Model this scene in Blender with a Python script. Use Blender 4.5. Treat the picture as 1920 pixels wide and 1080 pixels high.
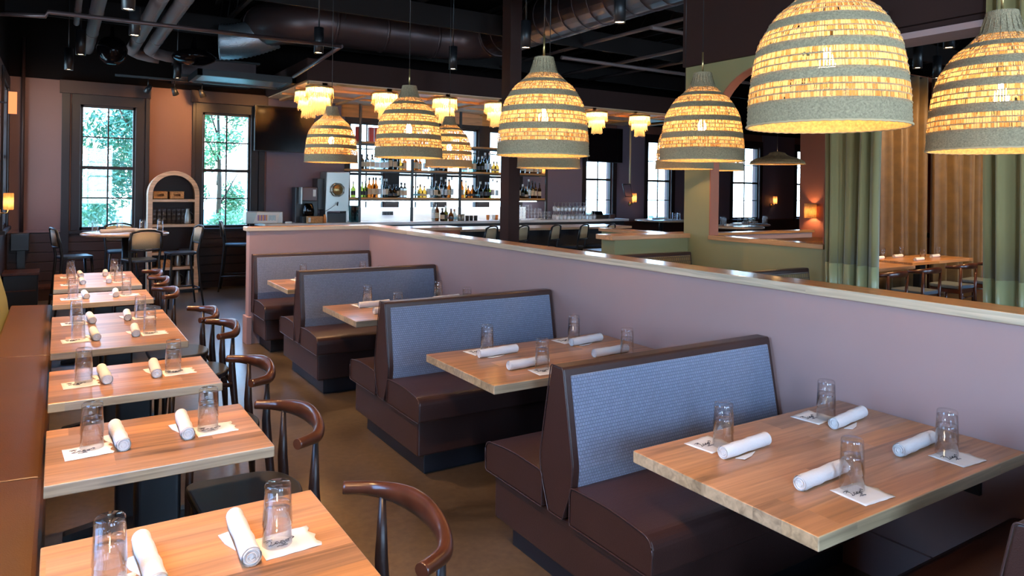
import bpy, math, random
from math import sin, cos, pi, radians as R
from mathutils import Vector, Matrix
for o in list(bpy.data.objects): bpy.data.objects.remove(o)
S = bpy.context.scene
COL = S.collection
random.seed(7)

# ---------------------------------------------------------------- camera
cd = bpy.data.cameras.new('camera'); cam = bpy.data.objects.new('camera', cd); COL.objects.link(cam)
YAW, ROLL = 0.566128, 0.013403
fw = Vector((sin(YAW), cos(YAW), 0)); rt = Vector((cos(YAW), -sin(YAW), 0)); dn = Vector((0, 0, -1))
r2 = rt*cos(ROLL)-dn*sin(ROLL); d2 = rt*sin(ROLL)+dn*cos(ROLL)
M = Matrix((r2, -d2, -fw)).transposed().to_4x4(); M.translation = (0, 0, 1.735)
cam.matrix_world = M
cd.sensor_width = 36; cd.lens = 1337.86/1920*36; cd.shift_y = -(540-354.58)/1920; cd.clip_start = .05; cd.clip_end = 200
S.camera = cam

# ---------------------------------------------------------------- world, view, big lights
S.view_settings.view_transform = 'Standard'; S.view_settings.look = 'None'
S.view_settings.exposure = 1.1; S.view_settings.gamma = 1; S.view_settings.use_curve_mapping = False
W = bpy.data.worlds.new('sky'); S.world = W; W.use_nodes = True
wn = W.node_tree.nodes; wl = W.node_tree.links; wn.clear()
wo = wn.new('ShaderNodeOutputWorld'); bg = wn.new('ShaderNodeBackground'); tc = wn.new('ShaderNodeTexCoord')
sx = wn.new('ShaderNodeSeparateXYZ'); cr = wn.new('ShaderNodeValToRGB')
wl.new(tc.outputs['Generated'], sx.inputs[0]); wl.new(sx.outputs['Z'], cr.inputs[0]); wl.new(cr.outputs[0], bg.inputs[0]); wl.new(bg.outputs[0], wo.inputs[0])
cr.color_ramp.elements[0].position = 0.0; cr.color_ramp.elements[0].color = (.66, .86, 1, 1)
cr.color_ramp.elements[1].position = .4; cr.color_ramp.elements[1].color = (.22, .50, 1, 1)
bg.inputs[1].default_value = 6.5
cy = S.cycles
cy.max_bounces = 10; cy.transparent_max_bounces = 24; cy.transmission_bounces = 10; cy.diffuse_bounces = 4; cy.glossy_bounces = 4
cy.sample_clamp_indirect = 6; cy.caustics_reflective = False; cy.caustics_refractive = False
cy.use_denoising = True

def area(name, loc, rot, sx_, sy_, power, col, portal=False, spread=180):
    l = bpy.data.lights.new(name, 'AREA'); l.shape = 'RECTANGLE'; l.size = sx_; l.size_y = sy_; l.energy = power; l.color = col
    l.spread = R(spread)
    if portal: l.cycles.is_portal = True
    o = bpy.data.objects.new(name, l); COL.objects.link(o); o.location = loc; o.rotation_euler = rot
    return o
DAY = (.50, .70, 1.0)
# daylight standing outside the windows of the rear wall (behind the camera), shining in through their glass
for i, (x, w, p) in enumerate([(.9, 1.6, 60), (3.2, 1.6, 60), (9.0, 2.6, 110), (13.0, 2.6, 25)]):
    area('daylight', (x, -4.35, 2.0), (R(90), 0, 0), w, 2.0, p, DAY)
# left-hand wall windows, beside and behind the camera
for i, (y, w, p) in enumerate([(-2.4, 1.5, 290), (2.2, 1.2, 7), (7.0, 1.2, 5)]):
    area('daylight', (-.98, y, 2.25), (R(90), 0, R(-90)), w, 1.7, p, DAY)

# ---------------------------------------------------------------- materials
MATS = {}
def newmat(name):
    m = bpy.data.materials.new(name); m.use_nodes = True
    nt = m.node_tree; nt.nodes.clear()
    out = nt.nodes.new('ShaderNodeOutputMaterial')
    return m, nt, out
def N(nt, t, **kw):
    n = nt.nodes.new(t)
    for k, v in kw.items():
        if k.startswith('_'): setattr(n, k[1:], v)
        else: n.inputs[k.replace('__', ' ')].default_value = v
    return n
def rgb(c): return (c[0], c[1], c[2], 1)
def pbr(name, col, rough=.5, metal=0, noise=0, nscale=8, bump=0, bscale=40, coat=0, spec=.5, sheen=0):
    m, nt, out = newmat(name); L = nt.links
    b = N(nt, 'ShaderNodeBsdfPrincipled'); b.inputs['Base Color'].default_value = rgb(col); b.inputs['Roughness'].default_value = rough
    b.inputs['Metallic'].default_value = metal; b.inputs['Coat Weight'].default_value = coat; b.inputs['Coat Roughness'].default_value = .1
    b.inputs['Specular IOR Level'].default_value = spec; b.inputs['Sheen Weight'].default_value = sheen
    t = N(nt, 'ShaderNodeTexCoord')
    if noise:
        n = N(nt, 'ShaderNodeTexNoise', Scale=nscale, Detail=5.0); L.new(t.outputs['Object'], n.inputs['Vector'])
        r = N(nt, 'ShaderNodeMapRange'); L.new(n.outputs['Fac'], r.inputs['Value']); r.inputs['From Min'].default_value = .3; r.inputs['From Max'].default_value = .7
        r.inputs['To Min'].default_value = 1-noise; r.inputs['To Max'].default_value = 1+noise
        x = N(nt, 'ShaderNodeVectorMath', _operation='SCALE'); x.inputs[0].default_value = col[:3]; L.new(r.outputs[0], x.inputs['Scale'])
        L.new(x.outputs[0], b.inputs['Base Color'])
    if bump:
        n = N(nt, 'ShaderNodeTexNoise', Scale=bscale, Detail=3.0); L.new(t.outputs['Object'], n.inputs['Vector'])
        u = N(nt, 'ShaderNodeBump', Strength=bump, Distance=.01); L.new(n.outputs['Fac'], u.inputs['Height']); L.new(u.outputs[0], b.inputs['Normal'])
    L.new(b.outputs[0], out.inputs[0]); MATS[name] = m
    return m
def emit(name, col, st):
    m, nt, out = newmat(name); e = N(nt, 'ShaderNodeEmission'); e.inputs[0].default_value = rgb(col); e.inputs[1].default_value = st
    nt.links.new(e.outputs[0], out.inputs[0]); MATS[name] = m; return m
def planks(name, base, var, pw=.105, axis='X', length=.9, rough=.28, coat=.35):
    """edge-glued solid wood staves running along one axis"""
    m, nt, out = newmat(name); L = nt.links
    g = N(nt, 'ShaderNodeNewGeometry'); s = N(nt, 'ShaderNodeSeparateXYZ'); L.new(g.outputs['Position'], s.inputs[0])
    a, c = ('X', 'Y') if axis == 'X' else ('Y', 'X')
    def mth(op, i0, i1=None):
        n = N(nt, 'ShaderNodeMath', _operation=op)
        for k, i in enumerate((i0, i1)):
            if i is None: continue
            if isinstance(i, (int, float)): n.inputs[k].default_value = i
            else: L.new(i, n.inputs[k])
        return n.outputs[0]
    row = mth('FLOOR', mth('DIVIDE', s.outputs[c], pw))
    wr = N(nt, 'ShaderNodeTexWhiteNoise', _noise_dimensions='1D'); L.new(row, wr.inputs['W'])
    seg = mth('FLOOR', mth('ADD', mth('DIVIDE', s.outputs[a], length), mth('MULTIPLY', wr.outputs['Value'], 7.3)))
    cb = N(nt, 'ShaderNodeCombineXYZ'); L.new(row, cb.inputs[0]); L.new(seg, cb.inputs[1])
    wn2 = N(nt, 'ShaderNodeTexWhiteNoise', _noise_dimensions='3D'); L.new(cb.outputs[0], wn2.inputs['Vector'])
    # grain
    cg = N(nt, 'ShaderNodeCombineXYZ')
    L.new(mth('MULTIPLY', s.outputs[a], 1.6), cg.inputs[0]); L.new(mth('MULTIPLY', s.outputs[c], 34.0), cg.inputs[1]); L.new(mth('ADD', mth('MULTIPLY', s.outputs['Z'], 34.0), mth('MULTIPLY', wn2.outputs['Value'], 19.0)), cg.inputs[2])
    gn = N(nt, 'ShaderNodeTexNoise', Scale=1.0, Detail=6.0, Distortion=1.2); L.new(cg.outputs[0], gn.inputs['Vector'])
    cg2 = N(nt, 'ShaderNodeCombineXYZ')
    L.new(mth('MULTIPLY', s.outputs[a], 2.2), cg2.inputs[0]); L.new(mth('MULTIPLY', s.outputs[c], 9.0), cg2.inputs[1]); L.new(mth('MULTIPLY', wn2.outputs['Value'], 31.0), cg2.inputs[2])
    bn = N(nt, 'ShaderNodeTexNoise', Scale=1.0, Detail=3.0, Distortion=.6); L.new(cg2.outputs[0], bn.inputs['Vector'])
    kn = N(nt, 'ShaderNodeMapRange'); L.new(bn.outputs['Fac'], kn.inputs['Value'])
    kn.inputs['From Min'].default_value = .62; kn.inputs['From Max'].default_value = .8; kn.inputs['To Min'].default_value = 0; kn.inputs['To Max'].default_value = .5
    f = mth('ADD', mth('MULTIPLY', mth('SUBTRACT', wn2.outputs['Value'], .5), var), mth('MULTIPLY', mth('SUBTRACT', gn.outputs['Fac'], .5), 1.35))
    f = mth('SUBTRACT', mth('ADD', f, 1.0), kn.outputs[0])
    v = N(nt, 'ShaderNodeVectorMath', _operation='SCALE'); v.inputs[0].default_value = base; L.new(f, v.inputs['Scale'])
    hs = N(nt, 'ShaderNodeHueSaturation'); L.new(v.outputs[0], hs.inputs['Color'])
    sat = N(nt, 'ShaderNodeMapRange'); L.new(wn2.outputs['Color'], sat.inputs['Value']); sat.inputs['To Min'].default_value = .82; sat.inputs['To Max'].default_value = 1.08
    L.new(sat.outputs[0], hs.inputs['Saturation'])
    b = N(nt, 'ShaderNodeBsdfPrincipled'); b.inputs['Roughness'].default_value = rough; b.inputs['Coat Weight'].default_value = coat; b.inputs['Coat Roughness'].default_value = .12
    L.new(hs.outputs[0], b.inputs['Base Color']); L.new(b.outputs[0], out.inputs[0]); MATS[name] = m
    return m
def fabric(name, base, dark, w=.05, h=.022, rough=.85):
    m, nt, out = newmat(name); L = nt.links
    t = N(nt, 'ShaderNodeTexCoord'); mp = N(nt, 'ShaderNodeMapping'); mp.inputs['Rotation'].default_value = (R(90), 0, 0)
    s = N(nt, 'ShaderNodeSeparateXYZ'); L.new(t.outputs['Object'], s.inputs[0]); cb = N(nt, 'ShaderNodeCombineXYZ')
    L.new(s.outputs['X'], cb.inputs[0]); L.new(s.outputs['Z'], cb.inputs[1])
    br = N(nt, 'ShaderNodeTexBrick', Scale=1.0); br.inputs['Brick Width'].default_value = w; br.inputs['Row Height'].default_value = h; br.inputs['Mortar Size'].default_value = h*.075; br.inputs['Mortar Smooth'].default_value = .4
    br.offset = .5
    br.inputs['Color1'].default_value = rgb(base); br.inputs['Color2'].default_value = rgb([c*.86 for c in base]); br.inputs['Mortar'].default_value = rgb(dark)
    L.new(cb.outputs[0], br.inputs['Vector'])
    wv = N(nt, 'ShaderNodeTexNoise', Scale=420.0, Detail=2.0); L.new(t.outputs['Object'], wv.inputs['Vector'])
    mx = N(nt, 'ShaderNodeMix', _data_type='RGBA', _blend_type='MULTIPLY'); mx.inputs[0].default_value = .45
    L.new(br.outputs['Color'], mx.inputs[6]); L.new(wv.outputs['Color'], mx.inputs[7])
    b = N(nt, 'ShaderNodeBsdfPrincipled'); b.inputs['Roughness'].default_value = rough; b.inputs['Sheen Weight'].default_value = .3
    bu = N(nt, 'ShaderNodeBump', Strength=.5, Distance=.002); L.new(br.outputs['Fac'], bu.inputs['Height']); L.new(bu.outputs[0], b.inputs['Normal'])
    L.new(mx.outputs[2], b.inputs['Base Color']); L.new(b.outputs[0], out.inputs[0]); MATS[name] = m
def thin_glass(name, col=(1, 1, 1), clear=.5, rough=0.0, shine=.06):
    """thin-walled glass: clear face-on, tinted and shiny where the wall curves away"""
    m, nt, out = newmat(name); L = nt.links
    gl = N(nt, 'ShaderNodeBsdfGlossy'); gl.inputs['Roughness'].default_value = .02+rough*3
    t = N(nt, 'ShaderNodeBsdfTransparent'); lw = N(nt, 'ShaderNodeLayerWeight', Blend=.5)
    p = N(nt, 'ShaderNodeMath', _operation='POWER'); L.new(lw.outputs['Facing'], p.inputs[0]); p.inputs[1].default_value = 3.5
    cx = N(nt, 'ShaderNodeMix', _data_type='RGBA'); L.new(p.outputs[0], cx.inputs[0]); cx.inputs[6].default_value = rgb([c**.5 for c in col]); cx.inputs[7].default_value = rgb([c**.5*.8 for c in col])
    L.new(cx.outputs[2], t.inputs[0])
    mr = N(nt, 'ShaderNodeMapRange'); L.new(p.outputs[0], mr.inputs['Value']); mr.inputs['To Min'].default_value = shine; mr.inputs['To Max'].default_value = .75
    x = N(nt, 'ShaderNodeMixShader'); L.new(mr.outputs[0], x.inputs[0]); L.new(t.outputs[0], x.inputs[1]); L.new(gl.outputs[0], x.inputs[2])
    L.new(x.outputs[0], out.inputs[0]); MATS[name] = m
def pane_glass(name, tint=(.94, .98, 1)):
    m, nt, out = newmat(name); L = nt.links
    t = N(nt, 'ShaderNodeBsdfTransparent'); t.inputs[0].default_value = rgb(tint); g = N(nt, 'ShaderNodeBsdfGlossy'); g.inputs['Roughness'].default_value = .02
    x = N(nt, 'ShaderNodeMixShader'); x.inputs[0].default_value = .05; L.new(t.outputs[0], x.inputs[1]); L.new(g.outputs[0], x.inputs[2]); L.new(x.outputs[0], out.inputs[0]); MATS[name] = m
def translucent(name, col, tr=.6, rough=.7, emis=None):
    m, nt, out = newmat(name); L = nt.links
    n = N(nt, 'ShaderNodeTexNoise', Scale=60.0, Detail=3.0); t = N(nt, 'ShaderNodeTexCoord'); mp = N(nt, 'ShaderNodeMapping'); mp.inputs['Scale'].default_value = (1, 1, .35)
    L.new(t.outputs['Object'], mp.inputs[0]); L.new(mp.outputs[0], n.inputs['Vector'])
    r = N(nt, 'ShaderNodeMapRange'); L.new(n.outputs['Fac'], r.inputs['Value']); r.inputs['To Min'].default_value = .45; r.inputs['To Max'].default_value = 1.35
    v = N(nt, 'ShaderNodeVectorMath', _operation='SCALE'); v.inputs[0].default_value = col; L.new(r.outputs[0], v.inputs['Scale'])
    d = N(nt, 'ShaderNodeBsdfDiffuse'); q = N(nt, 'ShaderNodeBsdfTranslucent'); x = N(nt, 'ShaderNodeMixShader'); x.inputs[0].default_value = tr
    L.new(v.outputs[0], d.inputs[0]); L.new(v.outputs[0], q.inputs[0]); L.new(d.outputs[0], x.inputs[1]); L.new(q.outputs[0], x.inputs[2])
    L.new(x.outputs[0], out.inputs[0]); MATS[name] = m

planks('oak_table', (.46, .215, .085), .75, rough=.3, coat=.2)
planks('oak_edge_lit', (.45, .33, .19), .45)  # table oak made paler: light falling on the side faces put into colour
planks('oak_cap_edge', (.55, .42, .27), .15, pw=3, length=2.4)  # same oak as the cap tops, lit side faces painted as a paler copy
planks('oak_cap_edge_lit_y', (.55, .42, .27), .15, pw=3, axis='Y', length=2.4)  # the same painted side light, grain along Y
planks('oak_cap', (.46, .21, .07), .12, pw=.3, axis='Y', length=2.4)
planks('oak_cap_x', (.46, .21, .07), .12, pw=.3, axis='X', length=2.4)
planks('oak_round', (.55, .36, .22), .2, pw=.12)
planks('birch', (.62, .40, .25), .08, pw=.5, rough=.5, coat=0)
planks('shelf_wood', (.55, .25, .07), .15, pw=.4, rough=.5, coat=0)
pbr('paint_mauve', (.38, .240, .222), .6, noise=.04, nscale=1.2)
pbr('paint_mauve_wall', (.145, .062, .048), .6, noise=.05, nscale=1.5)
pbr('paint_slate', (.15, .115, .15), .6)
pbr('paint_wainscot', (.040, .018, .014), .5, spec=.3)
pbr('trim_dark', (.016, .010, .010), .42, spec=.25)
pbr('trim_blue', (.07, .08, .10), .32)
pbr('paint_brown', (.035, .015, .012), .7, spec=.2)
pbr('paint_green', (.24, .215, .095), .6, noise=.04, nscale=1.5)
pbr('paint_rust', (.36, .10, .045), .6, noise=.06, nscale=2)
pbr('paint_black', (.006, .0035, .003), .9, spec=.1)
pbr('black_metal', (.012, .012, .014), .38)
pbr('black_soft', (.014, .015, .020), .42)
pbr('joist_paint', (.012, .008, .007), .6, spec=.2)
pbr('duct_metal', (.085, .055, .055), .36, metal=.5)
pbr('pipe_paint', (.16, .115, .11), .5, metal=.1)
pbr('flex_silver', (.45, .50, .55), .3, metal=.8, bump=.6, bscale=60)
pbr('steel', (.40, .40, .37), .34, metal=.85)
pbr('brass', (.6, .42, .18), .3, metal=.9)
pbr('leather_brown', (.040, .018, .015), .33, noise=.08, nscale=5, bump=.15, bscale=260)
pbr('leather_piping', (.045, .022, .020), .3)
pbr('leather_tan', (.10, .037, .007), .36, noise=.1, nscale=4, bump=.12, bscale=200)
fabric('fabric_blue', (.25, .30, .42), (.06, .08, .13), .0145, .0138)
fabric('fabric_gold', (.26, .15, .04), (.05, .03, .02), .03, .04)
pbr('fabric_olive', (.24, .23, .08), .8)
pbr('chair_wood', (.075, .022, .010), .28, noise=.35, nscale=14, coat=.3)
pbr('chair_leg', (.022, .012, .010), .35)
pbr('cane', (.52, .40, .24), .7, bump=.5, bscale=200)
pbr('linen', (.80, .78, .76), .8, bump=.25, bscale=120)
pbr('paper', (.82, .82, .80), .8)
pbr('ink', (.05, .05, .06), .6)
pbr('quartz', (.72, .70, .68), .25, noise=.05, nscale=6)
pbr('white_tile', (.88, .90, .90), .2)
pbr('wicker_brown', (.22, .12, .045), .8, noise=.4, nscale=40, bump=.6, bscale=100)
emit('added_strip_glow', (.8, .92, 1), 14)
pbr('olive_weave', (.40, .305, .175), .85, noise=.3, nscale=150, bump=.9, bscale=260)
translucent('straw', (.84, .52, .22), .52)
translucent('straw_dark', (.55, .27, .08), .45)
pbr('lit_inner', (.62, .36, .12), .9, noise=.3, nscale=90)  # olive weave's inside with warm bulb light put into the colour
translucent('fringe', (.95, .68, .36), .6)
translucent('shade_glass', (.85, .42, .16), .65)
pbr('rim_rope', (.55, .38, .20), .8)
emit('bulb', (1, .66, .34), 135)
emit('bulb_soft', (1, .60, .25), 110)
emit('can_glow', (1, .72, .42), 16)
emit('sign_glow', (1, .27, .10), .8)
pbr('curtain_green', (.235, .175, .058), .75, sheen=.4)
pbr('curtain_green_hem', (.32, .29, .13), .38, sheen=.3)
pbr('curtain_brown', (.14, .066, .008), .55, noise=.25, nscale=6, sheen=.5)
pbr('basket', (.55, .27, .10), .8, bump=.8, bscale=120, noise=.3, nscale=40)
pbr('amber', (.45, .15, .03), .15); pbr('cork', (.35, .2, .1), .7)
pbr('label_cream', (.62, .48, .32), .6); pbr('label_white', (.75, .77, .78), .5); pbr('label_dark', (.05, .05, .06), .5)
pbr('red_box', (.45, .03, .02), .45); pbr('orange_card', (.7, .25, .06), .6); pbr('purple_card', (.30, .12, .35), .6); pbr('cyan_card', (.25, .55, .65), .6)
pbr('leaf', (.13, .30, .17), .6, noise=.4, nscale=2); pbr('leaf_light', (.22, .40, .16), .6, noise=.4, nscale=2); pbr('bark', (.12, .08, .05), .9)
pbr('lawn', (.30, .36, .26), .9); pbr('tv_screen', (.004, .003, .004), .12, spec=.15)
pbr('pale_stucco', (.75, .76, .78), .8)
pbr('seat_blue', (.03, .045, .07), .3)
pbr('seat_slate', (.11, .15, .19), .3)
for nm, c, k in [('glass_clear', (1, 1, 1), .5), ('glass_bottle', (.30, .34, .34), .5), ('glass_aqua', (.12, .28, .30), .5), ('glass_amber', (.08, .018, .002), .45), ('glass_green', (.045, .055, .008), .45), ('glass_gold', (.12, .06, .008), .45), ('glass_dark', (.004, .003, .002), .3)]:
    thin_glass(nm, c, k)
thin_glass('glass_bright', (1, 1, 1), .5, .1, .42)
pane_glass('pane')

def floor_mat():
    m, nt, out = newmat('polished_concrete'); L = nt.links
    t = N(nt, 'ShaderNodeTexCoord'); n1 = N(nt, 'ShaderNodeTexNoise', Scale=1.1, Detail=8.0, Roughness=.65, Distortion=.6); n2 = N(nt, 'ShaderNodeTexNoise', Scale=26.0, Detail=4.0)
    L.new(t.outputs['Object'], n1.inputs['Vector']); L.new(t.outputs['Object'], n2.inputs['Vector'])
    c = N(nt, 'ShaderNodeValToRGB'); L.new(n1.outputs['Fac'], c.inputs[0])
    c.color_ramp.elements[0].position = .3; c.color_ramp.elements[0].color = (.038, .026, .016, 1); c.color_ramp.elements[1].position = .72; c.color_ramp.elements[1].color = (.13, .092, .056, 1)
    x = N(nt, 'ShaderNodeMix', _data_type='RGBA', _blend_type='OVERLAY'); x.inputs[0].default_value = .5; L.new(c.outputs[0], x.inputs[6]); L.new(n2.outputs['Fac'], x.inputs[7])
    b = N(nt, 'ShaderNodeBsdfPrincipled'); L.new(x.outputs[2], b.inputs['Base Color'])
    r = N(nt, 'ShaderNodeMapRange'); L.new(n1.outputs['Fac'], r.inputs['Value']); r.inputs['To Min'].default_value = .22; r.inputs['To Max'].default_value = .45; L.new(r.outputs[0], b.inputs['Roughness'])
    b.inputs['Coat Weight'].default_value = .25; b.inputs['Coat Roughness'].default_value = .2
    L.new(b.outputs[0], out.inputs[0]); MATS['concrete'] = m
floor_mat()

# ---------------------------------------------------------------- mesh builder
class MB:
    def __init__(s): s.v = []; s.f = []; s.m = []; s.sm = []
    def add(s, vs, fs, m=0, smooth=False, T=None):
        o = len(s.v)
        s.v += [tuple(T @ Vector(p)) if T else tuple(p) for p in vs]
        for f in fs: s.f.append([i+o for i in f]); s.m.append(m); s.sm.append(smooth)
        return s
    def box(s, x0, y0, z0, x1, y1, z1, m=0, T=None):
        v = [(x, y, z) for x in (x0, x1) for y in (y0, y1) for z in (z0, z1)]
        return s.add(v, [(0, 1, 3, 2), (4, 6, 7, 5), (0, 4, 5, 1), (2, 3, 7, 6), (0, 2, 6, 4), (1, 5, 7, 3)], m, False, T)
    def slab(s, x0, y0, z0, x1, y1, z1, top=0, side=1):
        v = [(x, y, z) for x in (x0, x1) for y in (y0, y1) for z in (z0, z1)]
        s.add(v, [(0, 2, 6, 4), (1, 5, 7, 3)], top)
        o = len(s.v)-8; 
        for f in [(0, 1, 3, 2), (4, 6, 7, 5), (0, 4, 5, 1), (2, 3, 7, 6)]: s.f.append([i+o for i in f]); s.m.append(side); s.sm.append(False)
        return s
    def tube(s, pts, rad, n=10, m=0, caps=True, sq=1.0, up=(0, 0, 1), T=None, smooth=True):
        pts = [Vector(p) for p in pts]; k = len(pts)
        if not isinstance(rad, (list, tuple)): rad = [rad]*k
        vs = []; fs = []; prev = None
        for i, p in enumerate(pts):
            t = (pts[min(i+1, k-1)]-pts[max(i-1, 0)]).normalized()
            u = Vector(up)
            if abs(t.dot(u)) > .95: u = prev if prev is not None else Vector((1, 0, 0))
            a = t.cross(u).normalized(); b = a.cross(t).normalized(); prev = b
            r = rad[i]; ra, rb = (r if isinstance(r, (int, float)) else r[0]), (r*sq if isinstance(r, (int, float)) else r[1])
            for j in range(n):
                q = 2*pi*j/n; vs.append(p+a*cos(q)*ra+b*sin(q)*rb)
        for i in range(k-1):
            for j in range(n): fs.append((i*n+j, i*n+(j+1) % n, (i+1)*n+(j+1) % n, (i+1)*n+j))
        s.add(vs, fs, m, smooth, T)
        if caps:
            s.add(vs[:n], [tuple(range(n))][:1], m, False, T); s.add(vs[-n:], [tuple(reversed(range(n)))], m, False, T)
        return s
    def cyl(s, p0, p1, r0, r1=None, n=16, m=0, T=None): return s.tube([p0, p1], [r0, r0 if r1 is None else r1], n, m, T=T)
    def lathe(s, prof, n=24, m=0, c=(0, 0, 0), T=None, smooth=True, mats=None):
        vs = []; k = len(prof)
        for r, z in prof:
            for j in range(n): vs.append((c[0]+r*cos(2*pi*j/n), c[1]+r*sin(2*pi*j/n), c[2]+z))
        for i in range(k-1):
            fs = [(i*n+j, i*n+(j+1) % n, (i+1)*n+(j+1) % n, (i+1)*n+j) for j in range(n)]
            o = len(s.v)
            if i == 0: s.v += [tuple(T @ Vector(p)) if T else p for p in vs]; base = o
            for f in fs: s.f.append([q+base for q in f]); s.m.append(mats[i] if mats else m); s.sm.append(smooth)
        return s
    def prism(s, poly, axis, a, b, m=0, T=None, smooth=False):
        """poly is a list of 2D points; axis 'x': poly=(y,z); 'y': (x,z); 'z': (x,y)"""
        def P(p, h): return {'x': (h, p[0], p[1]), 'y': (p[0], h, p[1]), 'z': (p[0], p[1], h)}[axis]
        n = len(poly); va = [P(p, a) for p in poly]; vb = [P(p, b) for p in poly]
        s.add(va+vb, [(i, (i+1) % n, n+(i+1) % n, n+i) for i in range(n)], m, smooth, T)
        s.add(va, [tuple(reversed(range(n)))], m, False, T); s.add(vb, [tuple(range(n))], m, False, T)
        return s
    def build(s, name, mats, parent=None, loc=None, rot=None, bevel=0, seg=2, sub=0, solid=0, recalc=True, autosm=False):
        me = bpy.data.meshes.new(name); me.from_pydata(s.v, [], s.f)
        if isinstance(mats, str): mats = [mats]
        for q in mats: me.materials.append(MATS[q])
        me.polygons.foreach_set('material_index', s.m); me.polygons.foreach_set('use_smooth', s.sm)
        if recalc:
            import bmesh
            b = bmesh.new(); b.from_mesh(me); bmesh.ops.remove_doubles(b, verts=b.verts, dist=1e-5); bmesh.ops.recalc_face_normals(b, faces=b.faces); b.to_mesh(me); b.free()
        me.update()
        o = bpy.data.objects.new(name, me); COL.objects.link(o)
        if parent: o.parent = parent
        if loc: o.location = loc
        if rot: o.rotation_euler = rot
        if bevel:
            d = o.modifiers.new('bevel', 'BEVEL'); d.width = bevel; d.segments = seg; d.limit_method = 'ANGLE'; d.angle_limit = R(40); d.harden_normals = False
        if sub: d = o.modifiers.new('sub', 'SUBSURF'); d.levels = sub; d.render_levels = sub
        if solid: d = o.modifiers.new('solid', 'SOLIDIFY'); d.thickness = solid; d.offset = 0
        return o
def rpoly(pts, n=5):
    """polygon with rounded corners: pts = (a, b, radius)"""
    out = []; k = len(pts)
    for i in range(k):
        p = Vector(pts[i][:2]); r = pts[i][2] if len(pts[i]) > 2 else 0
        if r <= 0: out.append(tuple(p)); continue
        a = (Vector(pts[i-1][:2])-p).normalized(); b = (Vector(pts[(i+1) % k][:2])-p).normalized()
        p0, p1 = p+a*r, p+b*r
        for j in range(n+1):
            t = j/n; q = p0*(1-t)**2+p*2*t*(1-t)+p1*t*t; out.append(tuple(q))
    return out
def tag(o, label=None, cat=None, group=None, kind=None):
    if label: o['label'] = label
    if cat: o['category'] = cat
    if group: o['group'] = group
    if kind: o['kind'] = kind
    return o
def empty(name, loc=(0, 0, 0), rz=0):
    o = bpy.data.objects.new(name, None); COL.objects.link(o); o.location = loc; o.rotation_euler = (0, 0, rz); o.empty_display_size = .1
    return o
KIDS = {}
def kids(o): return [c for c in bpy.data.objects if c.parent == o]
def copy_tree(o, parent=None, ch=None):
    if ch is None: ch = KIDS.get(o.name) or KIDS.setdefault(o.name, [(c, kids(c)) for c in kids(o)])
    r = o.copy(); COL.objects.link(r); r.parent = parent
    for k in list(r.keys()):
        if k in ('label', 'group') and parent is None: del r[k]
    for c, g in ch:
        d = c.copy(); COL.objects.link(d); d.parent = r
        for e in g: f = e.copy(); COL.objects.link(f); f.parent = d
    return r
def struct(o): o['kind'] = 'structure'; return o
class Proto:
    """hands out the prototype itself first and copies of it after that"""
    def __init__(s, root): s.root = root; s.used = False; s.ch = [(c, kids(c)) for c in kids(root)]
    def put(s, loc, rz=0, label=None, cat=None, group=None, scale=None):
        if not s.used: o = s.root; s.used = True
        else: o = copy_tree(s.root, None, s.ch)
        o.location = loc; o.rotation_euler = (0, 0, rz)
        if scale: o.scale = scale if isinstance(scale, (tuple, list)) else (scale,)*3
        return tag(o, label, cat, group)

# ================================================================ THE SETTING
FY = 13.0   # far wall
X1, Y0 = 19.6, -4.0; XL = -.64; ZC = 4.9
struct(MB().box(XL-.2, Y0-.2, -.1, X1+.2, FY+.25, 0).build('floor', 'concrete'))
struct(MB().box(XL-.2, Y0-.2, ZC, X1+.2, FY+.25, ZC+.15).build('ceiling', 'paint_black'))

def wall_holes(name, axis, c0, c1, a0, a1, holes, zt, mats, bands):
    """wall between c0..c1 across, a0..a1 along, holes=(a,b,z0,z1), bands=[(z0,z1,matindex)]"""
    mb = MB()
    def bx(a, b, z0, z1):
        if b-a < 1e-4 or z1-z0 < 1e-4: return
        for (q0, q1, mi) in bands:
            l, h = max(z0, q0), min(z1, q1)
            if h-l > 1e-4:
                if axis == 'x': mb.box(a, c0, l, b, c1, h, mi)
                else: mb.box(c0, a, l, c1, b, h, mi)
    cur = a0
    for (a, b, z0, z1) in sorted(holes):
        bx(cur, a, 0, zt); bx(a, b, 0, z0); bx(a, b, z1, zt); cur = b
    bx(cur, a1, 0, zt)
    return struct(mb.build(name, mats))
WIN = [(.28, 1.04), (2.05, 2.83), (4.62, 5.34), (5.62, 6.42), (6.67, 7.41), (7.68, 8.42), (10.28, 11.07), (12.2, 12.99), (15.28, 16.35), (18.0, 18.78)]
WZ0, WZ1 = 1.0, 2.97
wall_holes('wall_far', 'x', FY, FY+.22, XL-.2, X1+.2, [(a, b, WZ0, WZ1) for a, b in WIN], ZC,
           ['paint_wainscot', 'paint_mauve_wall', 'paint_black'], [(0, .98, 0), (.98, 3.32, 1), (3.32, ZC, 2)])
LW = [(-3.2, -1.6), (1.6, 2.8), (6.4, 7.6), (11.5, 12.6)]
wall_holes('wall_left', 'y', XL-.2, XL, Y0, FY, [(a, b, 1.1 if i else 1.0, 3.1) for i, (a, b) in enumerate(LW)], ZC,
           ['paint_wainscot', 'paint_mauve_wall', 'paint_black'], [(0, 1.0, 0), (1.0, 3.32, 1), (3.32, ZC, 2)])
RW = [(.1, 1.7), (2.4, 4.0), (7.7, 10.3), (11.7, 14.3)]
wall_holes('wall_rear', 'x', Y0-.2, Y0, XL-.2, X1+.2, [(a, b, .95, 3.05) for a, b in RW], ZC, ['paint_mauve_wall', 'paint_black'], [(0, 3.4, 0), (3.4, ZC, 1)])
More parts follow.
